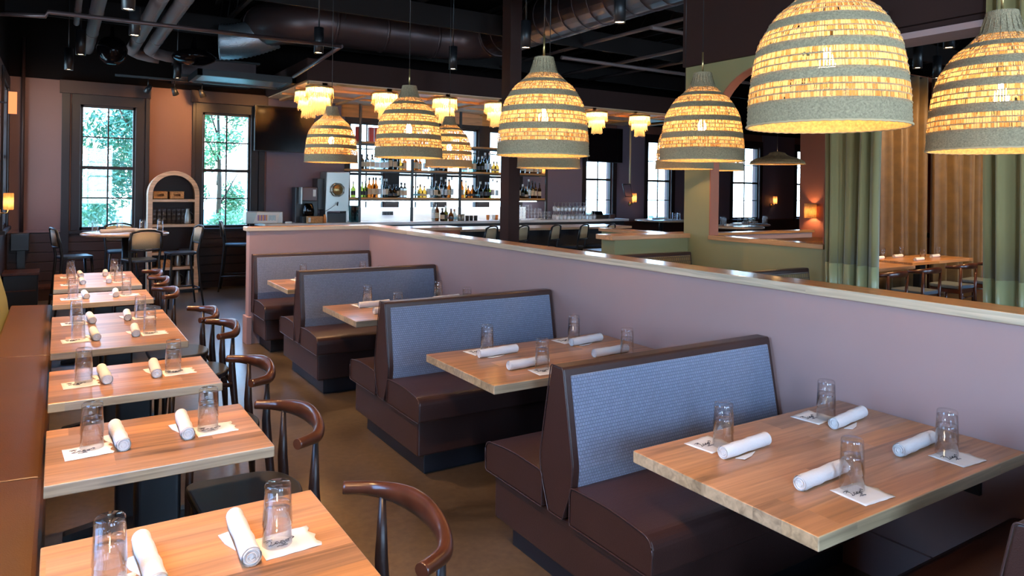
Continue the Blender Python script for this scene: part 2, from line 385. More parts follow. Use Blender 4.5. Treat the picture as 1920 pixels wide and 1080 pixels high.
struct(MB().box(X1, Y0, 0, X1+.2, FY, ZC).build('wall_right', 'paint_rust'))

# sash windows
def window(n, a, b, z0, z1, at, axis='x', face=-1, rows=2, casing=.11, deep=.09, sides=True):
    """double-hung window with two panes across and rows per sash; face -1 looks to -y (or the wall's room side)"""
    def bx(mb, u0, v0, w0, u1, v1, w1, m=0):
        if axis == 'x': mb.box(u0, v0, w0, u1, v1, w1, m)
        else: mb.box(v0, u0, w0, v1, u1, w1, m)
    f0, f1 = (at, at+.1*(-face)) if True else (0, 0)
    lo, hi = min(f0, f1), max(f0, f1)
    r = MB(); t = .035
    bx(r, a, lo+.03, z0, a+t, hi, z1); bx(r, b-t, lo+.03, z0, b, hi, z1); bx(r, a, lo+.03, z0, b, hi, z0+.05); bx(r, a, lo+.03, z1-.04, b, hi, z1)
    o = struct(r.build('window_%d' % n, 'trim_dark'))
    g = (lo+hi)/2+.01; zm = (z0+z1)/2
    s = MB(); bx(s, a+t, g-.02, zm-.025, b-t, g+.02, zm+.025)
    s.v = list(s.v); s.build('meeting_rail', 'trim_dark', o)
    mu = MB(); xm = (a+b)/2
    bx(mu, xm-.011, g-.012, z0+.05, xm+.011, g+.012, z1-.04)
    for k in (0, 1):
        base = z0+.05 if k == 0 else zm+.02; top = zm-.02 if k == 0 else z1-.04
        for j in range(1, rows): zz = base+(top-base)*j/rows; bx(mu, a+t, g-.01, zz-.01, b-t, g+.01, zz+.01)
    mu.build('muntins', 'trim_dark', o)
    p = MB(); bx(p, a+t, g-.003, z0+.05, b-t, g+.003, z1-.04); p.build('pane', 'pane', o)
    c = MB(); d0, d1 = (at+face*.03, at)
    lo2, hi2 = min(d0, d1), max(d0, d1)
    cs = casing
    if sides:
        bx(c, a-cs, lo2, z0, a, hi2, z1); bx(c, b, lo2, z0, b+cs, hi2, z1); bx(c, a-cs, lo2, z1, b+cs, hi2, z1+cs+.04)
        bx(c, a-cs-.02, min(d0+face*.03, at), z0-.05, b+cs+.02, max(d0+face*.03, at), z0)
        c.build('window_casing', 'trim_dark', o, bevel=.006)
    return o
for i, (a, b) in enumerate(WIN): window(i+1, a, b, WZ0, WZ1, FY, 'x', -1, casing=.12 if i not in (2, 3, 4, 5) else .1)
for i, (a, b) in enumerate(LW): window(20+i, a, b, 1.1 if i else 1.0, 3.1, XL, 'y', 1, casing=.12)
for i, (a, b) in enumerate(RW): window(30+i, a, b, .95, 3.05, Y0, 'x', 1)
for a, b in WIN: area('sky_portal', ((a+b)/2, FY+.24, 2.0), (R(-90), 0, 0), b-a, 2.0, 1, (1, 1, 1), True)
for a, b in LW: area('sky_portal', (XL-.22, (a+b)/2, 2.1), (R(90), 0, R(-90)), b-a, 2.0, 1, (1, 1, 1), True)

# shiplap wainscot of the far wall + ledges and pilaster panels
mb = MB()
z = .1
while z < .96:
    mb.box(XL, FY-.02, z, 4.3, FY, z+.135); z += .145
struct(mb.build('trim_1', 'paint_wainscot', bevel=.004))
struct(MB().box(XL, FY-.03, .98, .13, FY, 1.02).build('trim_2', 'paint_mauve_wall'))
for n, (a, b) in enumerate([(1.17, 1.92), (-.5, .14), (8.75, 10.1), (11.25, 12.05)]):
    pass
# dark pilasters beside windows one and two, and their box heads
mb = MB()
for a, b in [(.03, .14), (1.18, 1.24), (1.88, 1.93), (2.96, 3.06)]:
    mb.box(a, FY-.06, 0, b, FY, 3.12)
struct(mb.build('trim_3', 'trim_dark', bevel=.005))
struct(MB().box(.0, FY-.1, 3.12, 1.25, FY, 3.32).build('trim_4', 'paint_wainscot', bevel=.005))
struct(MB().box(1.85, FY-.1, 3.12, 3.1, FY, 3.32).build('trim_5', 'paint_wainscot', bevel=.005))
mb = MB(); mb.box(XL, FY-.035, 0, 4.3, FY, .1)
struct(mb.build('baseboard_far', 'paint_wainscot'))
# slate paint field of the far wall from the bar to the right
mb = MB()
for a, b in [(5.34, 5.62), (6.42, 6.67), (7.41, 7.68)]: mb.box(a, FY-.035, 1.0, b, FY, 3.1)
struct(mb.build('trim_22', 'trim_dark'))
mb = MB()
for a, b in [(3.1, 4.52), (8.52, 10.16), (11.19, 12.08), (13.1, 15.16), (16.47, 17.88), (18.9, X1)]: mb.box(a, FY-.012, 1.0, b, FY, 3.32)
struct(mb.build('trim_6', 'paint_slate'))
struct(MB().box(4.45, FY-.05, 3.05, 8.6, FY, 3.3).build('trim_7', 'shelf_wood'))

# booth partition, its return and its oak caps
P0, P1, PZ = 3.15, 3.30, 1.235
struct(MB().box(P0, -1.2, 0, P1, 8.28, PZ).build('wall_booth_partition', 'paint_mauve'))
struct(MB().box(1.77, 8.13, 0, P0, 8.28, PZ).build('wall_partition_return', 'paint_mauve'))
struct(MB().slab(P0-.02, -1.2, PZ, P1+.03, 8.11, PZ+.045).build('trim_8', ['oak_cap', 'oak_cap_edge_lit_y'], bevel=.004))
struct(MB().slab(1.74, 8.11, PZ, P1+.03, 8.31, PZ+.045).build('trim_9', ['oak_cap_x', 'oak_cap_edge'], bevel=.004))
mb = MB(); mb.box(P0-.014, -1.2, 0, P0, 8.13, .19); mb.box(P0-.016, -1.2, .19, P0, 8.13, .196)
struct(mb.build('baseboard_partition', 'paint_mauve'))
struct(MB().box(1.745, 8.10, 0, 1.80, 8.30, .30).build('baseboard_return', 'paint_mauve', bevel=.004))

# column
struct(MB().box(5.41, 8.60, 0, 5.60, 8.83, ZC).build('wall_steel_column', 'paint_brown', bevel=.004))

# green wall with arch, half walls, header
GX, GT = 5.75, .12
def arch_wall():
    y0, y1, ys, zs, zt = 3.86, 5.19, 4.525, 2.32, 3.08
    r = (y1-y0)/2; mb = MB()
    mb.box(GX, y1, 0, GX+GT, 5.55, zt); mb.box(GX, 3.74, 0, GX+GT, y0, zt); mb.box(GX, y0, 0, GX+GT, y1, 1.235)
    n = 24; pts = [(ys-r*cos(pi*i/n), zs+r*sin(pi*i/n)) for i in range(n+1)]
    for i in range(n):
        a, b = pts[i], pts[i+1]
        mb.prism([a, b, (b[0], zt), (a[0], zt)], 'x', GX, GX+GT)
    o = struct(mb.build('wall_green_arch', 'paint_green'))
    t = MB(); pr = [(y0, 1.28)]+pts+[(y1, 1.28)]
    for i in range(len(pr)-1):
        a, b = Vector((pr[i][0], pr[i][1])), Vector((pr[i+1][0], pr[i+1][1])); c = Vector((ys, min(zs, max(a.y, 1.3))))
        ia = Vector((ys, max(zs, 0))) if a.y >= zs else Vector((ys, a.y)); 
        def ins(p):
            if p.y >= zs-1e-6: d = (Vector((ys, zs))-p).normalized()
            else: d = Vector((1 if p.x < ys else -1, 0))
            return p+d*.012
        t.prism([tuple(a), tuple(b), tuple(ins(b)), tuple(ins(a))], 'x', GX-.004, GX+GT+.004)
    struct(t.build('trim_11', 'paint_rust'))
arch_wall()
struct(MB().box(GX-.02, 3.86, 1.235, GX+GT+.03, 5.19, 1.28).build('trim_12', 'oak_cap', bevel=.004))
struct(MB().box(4.72, 5.49, 0, GX, 5.68, 1.235).build('wall_green_half', 'paint_green'))
struct(MB().box(4.66, 5.455, 1.235, 5.92, 5.72, 1.285).build('trim_13', 'oak_cap_x', bevel=.006))
struct(MB().box(5.80, 5.68, 0, 5.95, 7.0, 1.22).build('wall_green_low', 'paint_green'))
struct(MB().box(5.77, 5.72, 1.22, 5.98, 7.03, 1.26).build('trim_14', 'oak_cap', bevel=.005))
mb = MB(); mb.box(GX, 2.3, 3.0, GX+GT, 3.74, 3.08); mb.box(GX-.05, -1.2, 3.08, GX+.25, 5.55, ZC)
struct(mb.build('wall_header', 'paint_brown'))
struct(MB().box(GX-.07, 2.2, 2.97, GX+.27, 3.80, 3.02).build('trim_15', 'paint_mauve'))
struct(MB().box(GX, -1.2, 0, GX+GT, 2.3, 3.08).build('wall_green_near', 'paint_green'))
# lounge walls and half walls further back
struct(MB().box(6.5, 7.62, 0, 11.0, 7.78, 1.06).build('wall_lounge_half', 'paint_mauve'))
struct(MB().box(6.47, 7.59, 1.06, 11.03, 7.81, 1.10).build('trim_16', 'oak_cap_x', bevel=.005))
struct(MB().box(12.5, 7.0, 0, 12.7, 8.95, 3.9).build('wall_rust_pier', 'paint_rust'))
struct(MB().box(12.7, 7.0, 0, X1, 7.2, 3.9).build('wall_rust_back', 'paint_rust'))
struct(MB().box(X1-.05, -3.9, .98, X1, 7.0, 1.06).build('trim_17', 'paint_brown'))
mb = MB(); mb.box(12.55, 6.9, .95, X1, 7.0, 1.03)
struct(mb.build('trim_18', 'paint_brown'))

# bar soffit with coffered underside
mb = MB(); mb.box(3.06, 10.45, 3.30, 11.4, FY, 3.62)
so = struct(mb.build('ceiling_bar_soffit', 'paint_brown'))
mb = MB(); mb.box(3.10, 10.50, 3.285, 11.35, FY-.02, 3.30)
struct(mb.build('ceiling_bar_panel', 'birch'))
mb = MB()
for k in range(9): x = 3.3+k*1.03; mb.box(x, 10.5, 3.25, x+.08, FY-.02, 3.285)
for y in (10.5, 11.2, 12.0): mb.box(3.1, y, 3.25, 11.35, y+.08, 3.285)
struct(mb.build('trim_19', 'shelf_wood'))
# ceiling joists
mb = MB()
for k in range(9):
    x = .2+k*2.05
    for z in (4.35, 4.82): mb.box(x-.03, Y0, z, x+.03, FY, z+.045)
    y = Y0
    while y < FY-.6:
        mb.tube([(x, y, 4.37), (x, y+.35, 4.82), (x, y+.7, 4.37)], .012, 5, caps=False); y += .7
struct(mb.build('trim_20', 'joist_paint'))
mb = MB()
for k in range(5): y = 1.4+k*2.6; mb.box(XL, y, 4.05, X1, y+.05, 4.35)
struct(mb.build('trim_21', 'joist_paint'))

# ================================================================ OUTSIDE
g = tag(MB().box(-30, 13.3, -.6, 45, 70, -.5).build('lawn', 'lawn'), kind='structure')
def tree(x, y, h, r, leafm, label, n=2600, z0=.6, seed=1):
    rd = random.Random(seed)
    t = empty('tree', (x, y, -.5)); tag(t, label, 'tree', 'trees outside the far windows')
    tr = MB(); tr.tube([(0, 0, 0), (.05, 0, h*.4), (0, .1, h*.8)], [.07, .05, .02], 8)
    for k in range(5):
        a = k*1.3; zz = h*(.3+.1*k); tr.tube([(0, 0, zz), (cos(a)*r*.6, sin(a)*r*.6, zz+h*.15)], [.025, .01], 6)
    tr.build('trunk', 'bark', t)
    b = MB()
    cl = [(rd.uniform(-1, 1)*r*.6, rd.uniform(-1, 1)*r*.6, z0+rd.random()*(h-z0)) for _ in range(26)]
    for i in range(n):
        c = rd.choice(cl); d = Vector((rd.gauss(0, 1), rd.gauss(0, 1), rd.gauss(0, 1))).normalized()*(r*.42*rd.random()**.4)
        p = Vector(c)+d; u = Vector((rd.gauss(0, 1), rd.gauss(0, 1), rd.gauss(0, 1))).normalized(); w = u.orthogonal().normalized(); s = rd.uniform(.025, .05)
        b.add([p-u*s*1.5, p+w*s*.6, p+u*s*1.5, p-w*s*.6], [(0, 1, 2, 3)], 0)
    b.build('crown', leafm, t, recalc=False)
tree(1.25, 16.2, 5.4, 1.05, 'leaf', 'leafy bluish green tree filling the leftmost window', 14000, .2, 3)
tree(3.1, 17.6, 5.6, .75, 'leaf_light', 'slim yellow green tree outside the second window from the left', 7000, .2, 5)
tree(.2, 19.5, 3.2, .9, 'leaf_light', 'low green tree behind the leftmost window, at its left', 4000, .2, 9)
#tree(15.8, 21.0, 4.0, 1.6, 'leaf', 'distant green tree outside the window behind the bar end', 2600, .2, 11)
#tree(21.5, 22.0, 3.2, 1.6, 'leaf', 'distant green tree outside the narrow window left of the green column', 2200, .2, 12)

# ================================================================ CEILING SERVICES
def arcp(c, r, a0, a1, n, z):
    return [(c[0]+r*cos(R(a0+(a1-a0)*i/n)), c[1]+r*sin(R(a0+(a1-a0)*i/n)), z) for i in range(n+1)]
DZ, DR = 4.22, .33
path = [(5.98, -1.0, DZ), (5.98, 9.9, DZ)]+arcp((5.18, 9.9), .8, 0, 90, 10, DZ)+[(3.5, 10.7, DZ)]+arcp((3.5, 11.5), .8, 270, 180, 10, DZ)+[(2.7, 12.0, DZ)]
dt = empty('spiral_duct', (5.98, 5, DZ)); tag(dt, 'large round spiral duct turning above the bar, painted brown', 'duct')
def rel(pts, o): return [tuple(Vector(p)-Vector(o.location)) for p in pts]
MB().tube(rel(path, dt), DR, 28).build('duct_run', 'duct_metal', dt)
rb = MB()
def ringat(mb, c, d, r, t=.008, w=.012):
    d = Vector(d).normalized(); mb.tube([Vector(c)-d*w, Vector(c)+d*w], r+t, 28)
y = 0.0
while y < 9.9: rb = MB(); ringat(rb, (0, y-5, 0), (0, 1, 0), DR, .005, .006); rb.build('duct_seam', 'duct_metal', dt); y += .3
for p, a in [((5.98, 9.9), 90), ((5.18, 10.7), 180), ((4.3, 10.7), 180), ((3.5, 10.7), 180), ((2.7, 11.5), 90)]:
    rb = MB(); ringat(rb, (p[0]-5.98, p[1]-5, 0), (cos(R(a)), sin(R(a)), 0), DR, .012, .02); rb.build('duct_seam', 'duct_metal', dt)
hs = MB()
for x, y in [(5.98, 4), (5.98, 7.5), (4.6, 10.7), (3.6, 10.7)]:
    for s in (-1, 1):
        dx, dy = (s*.34, 0) if x > 5.5 else (0, s*.34)
        hs.cyl((x+dx-5.98, y+dy-5, 0), (x+dx-5.98, y+dy-5, ZC-DZ), .005, n=6)
hs.build('hanger_rod', 'black_metal', dt)

pts = arcp((0, 0), .01, 0, 1, 1, 0)
mb = MB(); P = [(0.15, -.5, .1)]+[(-.0-.45*sin(R(a)), -.1+.0, .1-.0-.35*(1-cos(R(a)))) for a in range(0, 91, 15)]
rad = []
pp = []
for i in range(30):
    t = i/29; pp.append((.2-.75*t, -.35+.2*t, .12-.22*sin(t*pi/2))); rad.append(.26+(.012 if i % 2 else 0))
mb.tube(pp, rad, 22); o = mb.build('ribbed_elbow', 'flex_silver', dt); o.location = (2.6-5.98, 11.75-5, 4.02-DZ); o['label'] = 'silvery ribbed elbow'
bd = empty('rectangular_duct', (2.15, 12.36, 3.42)); tag(bd, 'grey rectangular duct box hanging in front of the far wall', 'duct')
MB().box(-.55, -.3, 0, .55, .55, .3).build('duct_body', 'duct_metal', bd, bevel=.01)
mb = MB(); mb.box(-.6, -.34, .28, .6, .6, .31); mb.box(-.6, -.34, -.02, .6, .6, .02); mb.build('duct_flange', 'black_metal', bd)
fl = empty('ceiling_filter_grille', (2.3, 11.2, 3.3)); tag(fl, 'pale blue grey grille panel in a dark frame below the ceiling', 'grille')
mb = MB(); mb.box(-.62, -.4, 0, .62, .4, .02); mb.build('grille_panel', 'flex_silver', fl)
mb = MB()
for a in [(-.68, -.46, -.03, .68, -.40, .06), (-.68, .40, -.03, .68, .46, .06), (-.68, -.46, -.03, -.62, .46, .06), (.62, -.46, -.03, .68, .46, .06)]: mb.box(*a)
mb.build('frame', 'black_metal', fl)
# conduits
for nm, x, r, y1, lab, turn in [('conduit_pipe', .92, .085, 12.55, 'left of the two thick grey parallel pipes under the ceiling', 1), ('conduit_pipe', 1.15, .085, 12.35, 'right of the two thick grey parallel pipes under the ceiling', 1),
                          ('conduit_pipe', .36, .075, 12.9, 'thick grey ceiling pipe left of the paired pipes', 0), ('conduit_pipe', .17, .035, 10.9, 'thin grey ceiling pipe, leftmost of the parallel pipes', 0)]:
    o = empty(nm, (x, 5, 3.78)); tag(o, lab, 'pipe', 'pipes under the ceiling')
    p = [(0, -5, 0), (0, y1-5.2, 0)]
    if turn: p += [(q[0]+.2, q[1]-5-.0+(y1-.2), q[2]) for q in [(-.2, .0, 0), (-.16, .10, -.0), (-.08, .17, -.02), (.06, .2, -.04), (.2, .2, -.05)]]
    MB().tube(p, r, 16).build('pipe_run', 'pipe_paint', o)
    cp = MB()
    for yy in [k*1.35 for k in range(0, 9)]:
        if yy < y1-.3: ringat(cp, (0, yy-5+.4, 0), (0, 1, 0), r, .004, .02)
    cp.build('coupling', 'pipe_paint', o)
sp = tag(MB().tube([(-.6, 8.19, 3.3), (-.12, 8.01, 3.3), (-.1, 8.0, 3.34), (2.64, 7.74, 3.3)], .022, 10).tube([(2.64, 7.74, 3.3), (2.82, 10.3, 3.3)], .024, 10).build('sprinkler_pipe', 'duct_metal'), 'thin dark pipe crossing the ceiling and bending towards the bar', 'pipe')
for i, (x, z, lab) in enumerate([(7.2, 4.1, 'thin dark pipe running away under the ceiling, left of the green column'), (8.2, 3.95, 'thin dark pipe under the ceiling, nearer the green column'), (9.4, 4.05, 'thin dark pipe glimpsed through the arch')]):
    tag(MB().tube([(x, 2, z), (x, 12.5, z)], .03, 8).build('ceiling_pipe', 'pipe_paint'), lab, 'pipe', 'thin dark pipes over the bar room')
for i, (y, z, lab) in enumerate([(7.0, 3.9, 'thin dark cross pipe in front of the bar ceiling, nearer one'), (9.0, 3.8, 'thin dark cross pipe in front of the bar ceiling, farther one')]):
    tag(MB().tube([(6.6, y, z), (11, y, z)], .03, 8).build('ceiling_pipe', 'pipe_paint'), lab, 'pipe', 'thin dark pipes over the bar room')
ub = tag(MB().box(0, 0, 0, .13, 1.7, .05).build('strip_channel', 'duct_metal', loc=(4.6, 5.6, 4.1)), 'brown metal channel hanging under the ceiling over the booths', 'channel')
# glossy round globes near the pipes
gl = tag(MB().lathe([(.0, -.2), (.08, -.19), (.15, -.13), (.19, -.05), (.2, .03), (.17, .12), (.1, .18), (.03, .2), (.02, .34)], 24).build('glossy_ceiling_globe', 'tv_screen', loc=(.62, 11.6, 3.62)), 'glossy black globe under the ceiling, left of the paired pipes', 'globe')
gl2 = tag(MB().lathe([(.0, -.1), (.15, -.09), (.28, -.03), (.3, .03), (.2, .1), (.05, .13), (.02, .3)], 24).build('glossy_ceiling_globe', 'tv_screen', loc=(1.62, 11.1, 3.55)), 'glossy flat black globe under the ceiling, right of the paired pipes', 'globe')

# can lights
def can():
    t = empty('cylinder_downlight')
    MB().lathe([(.0, .30), (.055, .30), (.055, 0), (.049, 0), (.049, .02), (0, .02)], 20).build('housing', 'black_metal', t)
    MB().lathe([(0, .012), (.048, .012), (.048, .016), (0, .016)], 20).build('lamp_lens', 'can_glow', t)
    MB().cyl((0, 0, .3), (0, 0, 1.6), .008, n=6).build('stem', 'black_metal', t)
    return t
CAN = Proto(can())
def spot(x, y, z, e, ang=95, col=(1, .58, .27), blend=.6, aim=None):
    l = bpy.data.lights.new('downlight_beam', 'SPOT'); l.energy = e; l.color = col; l.spot_size = R(ang); l.spot_blend = blend; l.shadow_soft_size = .05
    o = bpy.data.objects.new('downlight_beam', l); COL.objects.link(o); o.location = (x, y, z)
    if aim: o.rotation_euler = (Vector(aim)-Vector((x, y, z))).to_track_quat('-Z', 'Y').to_euler()
CL = [(.51, 7.27, 'nearest of the black can lights at top left'), (.66, 8.5, 'black can light between the thick pipes at top left'), (.21, 10.17, 'black can light by the thin leftmost pipe'),
      (.1, 11.62, 'farthest left black can light, near the window wall'), (1.46, 11.53, 'small black can light before the track lights'), (2.56, 8.3, 'can light under the round duct, left of the bar lamps'),
      (4.36, 8.35, 'can light between the duct and the bar soffit'), (4.4, 5.09, 'can light beside the round duct, right of the column'), (4.35, 6.6, 'can light touching the column top at right'),
      (7.99, 3.93, 'nearest can light seen above the brown curtain'), (8.97, 4.78, 'middle can light seen above the brown curtain'), (9.95, 5.04, 'farthest can light seen above the brown curtain'),
      (.15, 2.9, None), (.15, 5.2, None), (2.5, -1.2, None)]
for x, y, lab in CL:
    if lab: CAN.put((x, y, 3.3), 0, lab, 'ceiling light', 'cylinder downlights under the black ceiling')
    else: CAN.put((x, y, 3.3), 0, 'black can light above the frame, %s' % ('over the nearest bench table' if y > 2 and y < 4 else 'over the fourth bench table' if y > 4 else 'behind the camera'), 'ceiling light', 'cylinder downlights above the frame')
for x, y, e in [(.12, 1.0, 120), (.15, 2.9, 135), (.15, 5.2, 160), (.51, 7.27, 160), (.66, 8.5, 110), (.21, 10.17, 70), (.1, 11.62, 25), (1.46, 11.53, 25), (2.56, 8.0, 110), (4.36, 8.35, 30), (4.4, 5.09, 30), (4.35, 6.6, 30), (7.99, 3.93, 40), (8.97, 4.78, 60), (9.95, 5.04, 80)]:
    spot(x, y, 3.28, e, 100)
spot(2.0, 11.6, 3.2, 70, 70, (1, .50, .16), aim=(1.5, 13, 2.6)); spot(3.0, 11.9, 3.2, 14, 60, (1, .50, .16), aim=(2.7, 13, 3.1)); spot(-.1, 10.6, 3.2, 40, 80, aim=(-.2, 13, 2.0))
# track with three heads
tk = empty('track_light', (1.3, 12.3, 3.36)); tag(tk, 'black ceiling track with three adjustable lamp heads by the far wall', 'track light')
MB().box(-.6, -.02, 0, 1.1, .02, .03).build('track_rail', 'black_metal', tk)
for i, (x, on) in enumerate([(-.15, 0), (.22, 1), (.62, 0)]):
    T = Matrix.Translation((x, 0, -.16)) @ Matrix.Rotation(R(-25 if i else 30), 4, 'Y') @ Matrix.Rotation(R(20), 4, 'X')
    h = MB(); h.lathe([(0, .07), (.03, .07), (.05, -.06), (.044, -.06), (.03, .0), (0, .0)], 16, T=T); h.cyl((x, 0, -.1), (x, 0, 0), .008, n=6)
    ho = h.build('lamp_head', 'black_metal', tk)
    MB().lathe([(0, -.045), (.04, -.045), (.04, -.05), (0, -.05)], 16, T=T).build('lamp_lens', 'can_glow' if on else 'steel', ho)

# ================================================================ WOVEN PENDANTS
PR = [(.061, .615), (.066, .585), (.074, .545), (.084, .525), (.100, .503), (.128, .475), (.158, .452), (.182, .43), (.205, .40), (.226, .365), (.238, .345), (.252, .31), (.259, .28), (.267, .24), (.274, .19), (.279, .15), (.284, .10), (.286, .05), (.288, .0)]
def prad(z):
    for i in range(len(PR)-1):
        (r1, z1), (r0, z0) = PR[i], PR[i+1]
        if z0 <= z <= z1: return r0+(r1-r0)*(z-z0)/(z1-z0)
    return PR[-1][0]
def pendant():
    t = empty('woven_pendant_lamp'); rd = random.Random(4)
    bands = [(.615, .508, 0), (.508, .470, 1), (.470, .447, 0), (.447, .392, 1), (.392, .357, 0), (.357, .294, 1), (.294, .263, 0), (.263, .186, 1), (.186, .151, 0), (.151, .079, 1), (.079, .006, 0)]
    mb = MB(); n = 176
    for (za, zb, k) in bands:
        if k == 0:
            m = max(3, int((za-zb)/.0075)); prof = []
            for i in range(m+1):
                z = za-(za-zb)*i/m; prof.append((prad(z)+(.0016 if i % 2 else -.0012), z))
            mb.lathe(prof, 72, 0)
        else:
            nr = 3; rh = (za-zb)/nr
            for q in range(nr):
                z1 = za-q*rh; z0 = z1-rh*.8
                for j in range(n):
                    if rd.random() < .10: continue
                    g = .16 if rd.random() < .7 else .42; mi = 1 if rd.random() < .62 else 3
                    a0, a1 = 2*pi*(j+g/2)/n, 2*pi*(j+1-g/2)/n; off = rd.uniform(-.0015, .0015)
                    ra, rb_ = prad(z1)+off, prad(z0)+off
                    mb.add([(ra*cos(a0), ra*sin(a0), z1), (ra*cos(a1), ra*sin(a1), z1), (rb_*cos(a1), rb_*sin(a1), z0), (rb_*cos(a0), rb_*sin(a0), z0)], [(0, 1, 2, 3)], mi)
                zc = z0-rh*.1; r = prad(zc)
                mb.lathe([(r+.0015, zc+rh*.11), (r+.003, zc), (r+.0015, zc-rh*.11)], 72, 2)
    # vertical ribs
    for j in range(22):
        a = 2*pi*j/22; mb.tube([(prad(z)*.992*cos(a), prad(z)*.992*sin(a), z) for z in (.60, .52, .47, .43, .38, .33, .26, .18, .1, .01)], .0016, 4, 2, caps=False)
    mb.build('woven_shade', ['olive_weave', 'straw', 'olive_weave', 'straw_dark'], t, recalc=False)
    MB().lathe([(prad(z)-.005, z) for z in (.079, .05, .02, .003)], 72).build('lit_inner_band', 'lit_inner', t, recalc=False)  # added band: its colour paints the bulb's warm light on the olive inside
    pts = [(.288*cos(2*pi*i/96), .288*sin(2*pi*i/96), .002+.002*(i % 2)) for i in range(97)]
    MB().tube(pts, .0045, 6, caps=False).build('rim_binding', 'rim_rope', t)
    MB().lathe([(0, .617), (.061, .615), (.061, .609), (0, .607)], 24).build('cap_plate', 'olive_weave', t)
    MB().cyl((0, 0, .615), (0, 0, .76), .006, n=10).build('brass_rod', 'brass', t)
    MB().cyl((0, 0, .76), (0, 0, 2.9), .0035, n=6).build('cord', 'black_metal', t)
    sk_ = MB().cyl((0, 0, .30), (0, 0, .38), .02, n=12).cyl((0, 0, .37), (0, 0, .615), .004, n=6).build('lamp_socket', 'brass', t)
    MB().lathe([(.001, .20), (.018, .206), (.029, .225), (.03, .24), (.024, .262), (.014, .285), (.012, .30)], 16).build('light_bulb', 'bulb', sk_)
    return t
PEND = Proto(pendant())
for x, y, z, lab in [(2.46, 1.65, 1.985, 'largest and nearest striped woven bell pendant, over the nearest booth table'), (2.55, 3.66, 1.945, 'striped woven bell pendant directly right of the dark column'),
                  (2.52, 5.62, 1.99, 'striped woven bell pendant in the middle of the bar shelves'), (2.53, 7.70, 2.0, 'smallest left woven bell pendant, before the frozen drink machine'),
                  (3.50, 1.50, 1.93, 'woven bell pendant cut by the right edge of the photo'), (3.79, 3.50, 1.95, 'woven bell pendant in front of the green column'),
                  (3.78, 5.33, 1.93, 'woven bell pendant mostly hidden behind the one right of the column'), (4.0, 7.73, 1.99, 'small woven bell pendant right behind the one before the bar shelves'),
                  (5.33, 5.15, 1.96, 'woven bell pendant hidden behind the one at the green column, its rim showing at left'), (6.42, 5.68, 1.98, 'small woven bell pendant showing at lower right behind the one at the green column')]:
    PEND.put((x, y, z), random.uniform(0, 6), lab, 'pendant lamp', 'striped woven bell pendants')
dp = empty('dish_pendant_lamp', (8.3, 6.3, 2.13)); tag(dp, 'shallow woven dish pendant lamp seen through the green arch', 'pendant lamp')
MB().lathe([(.36, 0), (.35, .035), (.27, .075), (.17, .10), (.12, .125), (.10, .15), (.04, .165), (.01, .17)], 40).build('woven_shade', 'wicker_brown', dp)
MB().lathe([(.37, -.006), (.355, .0), (.36, .01)], 40).build('rim_binding', 'rim_rope', dp)
MB().cyl((0, 0, .17), (0, 0, 2.5), .004, n=6).build('cord', 'black_metal', dp)
MB().lathe([(.0, .03), (.025, .04), (.03, .06), (.02, .09), (0, .1)], 12).build('light_bulb', 'bulb_soft', dp)

# fringed lamps under the soffit
def fringe():
    t = empty('fringed_flush_lamp'); rd = random.Random(2)
    for nm, r, z0, z1 in [('outer_fringe', .20, -.03, -.19), ('middle_fringe', .15, -.10, -.30), ('inner_fringe', .095, -.2, -.42)]:
        mb = MB(); n = int(r*230)
        for j in range(n):
            a = 2*pi*j/n; w = 2*pi/n*.42; l = z1+rd.uniform(-.015, .015); rr = r+rd.uniform(-.004, .004)
            mb.add([(rr*cos(a-w), rr*sin(a-w), z0), (rr*cos(a+w), rr*sin(a+w), z0), ((rr+.004)*cos(a+w), (rr+.004)*sin(a+w), (z0+l)/2), ((rr+.004)*cos(a-w), (rr+.004)*sin(a-w), (z0+l)/2), ((rr+.018)*cos(a+w), (rr+.018)*sin(a+w), l), ((rr+.018)*cos(a-w), (rr+.018)*sin(a-w), l)], [(0, 1, 2, 3), (3, 2, 4, 5)], 0)
        mb.build(nm, 'fringe', t, recalc=False)
    MB().lathe([(0, 0), (.21, 0), (.21, -.03), (0, -.03)], 28).build('ceiling_plate', 'brass', t)
    MB().lathe([(0, -.04), (.05, -.05), (.06, -.09), (.05, -.14), (0, -.16)], 16).build('light_bulb', 'bulb_soft', t)
    return t
FR = Proto(fringe())
for x, y, lab in [(3.33, 11.3, 'leftmost glowing fringed lamp under the bar soffit'), (3.33, 10.72, 'glowing fringed lamp second from left, above the smallest woven pendant'), (4.4, 10.75, 'glowing fringed lamp half hidden by the pendant before the shelves'),
                  (5.47, 10.75, 'glowing fringed lamp above the small woven pendant at the shelves'), (6.48, 10.75, 'glowing fringed lamp peeking out just left of the column'), (8.75, 10.75, 'glowing fringed lamp right of the column-side woven pendant'), (9.85, 10.75, 'rightmost glowing fringed lamp, left of the green column')]:
    FR.put((x, y, 3.25), 0, lab, 'ceiling lamp', 'fringed lamps under the bar soffit')

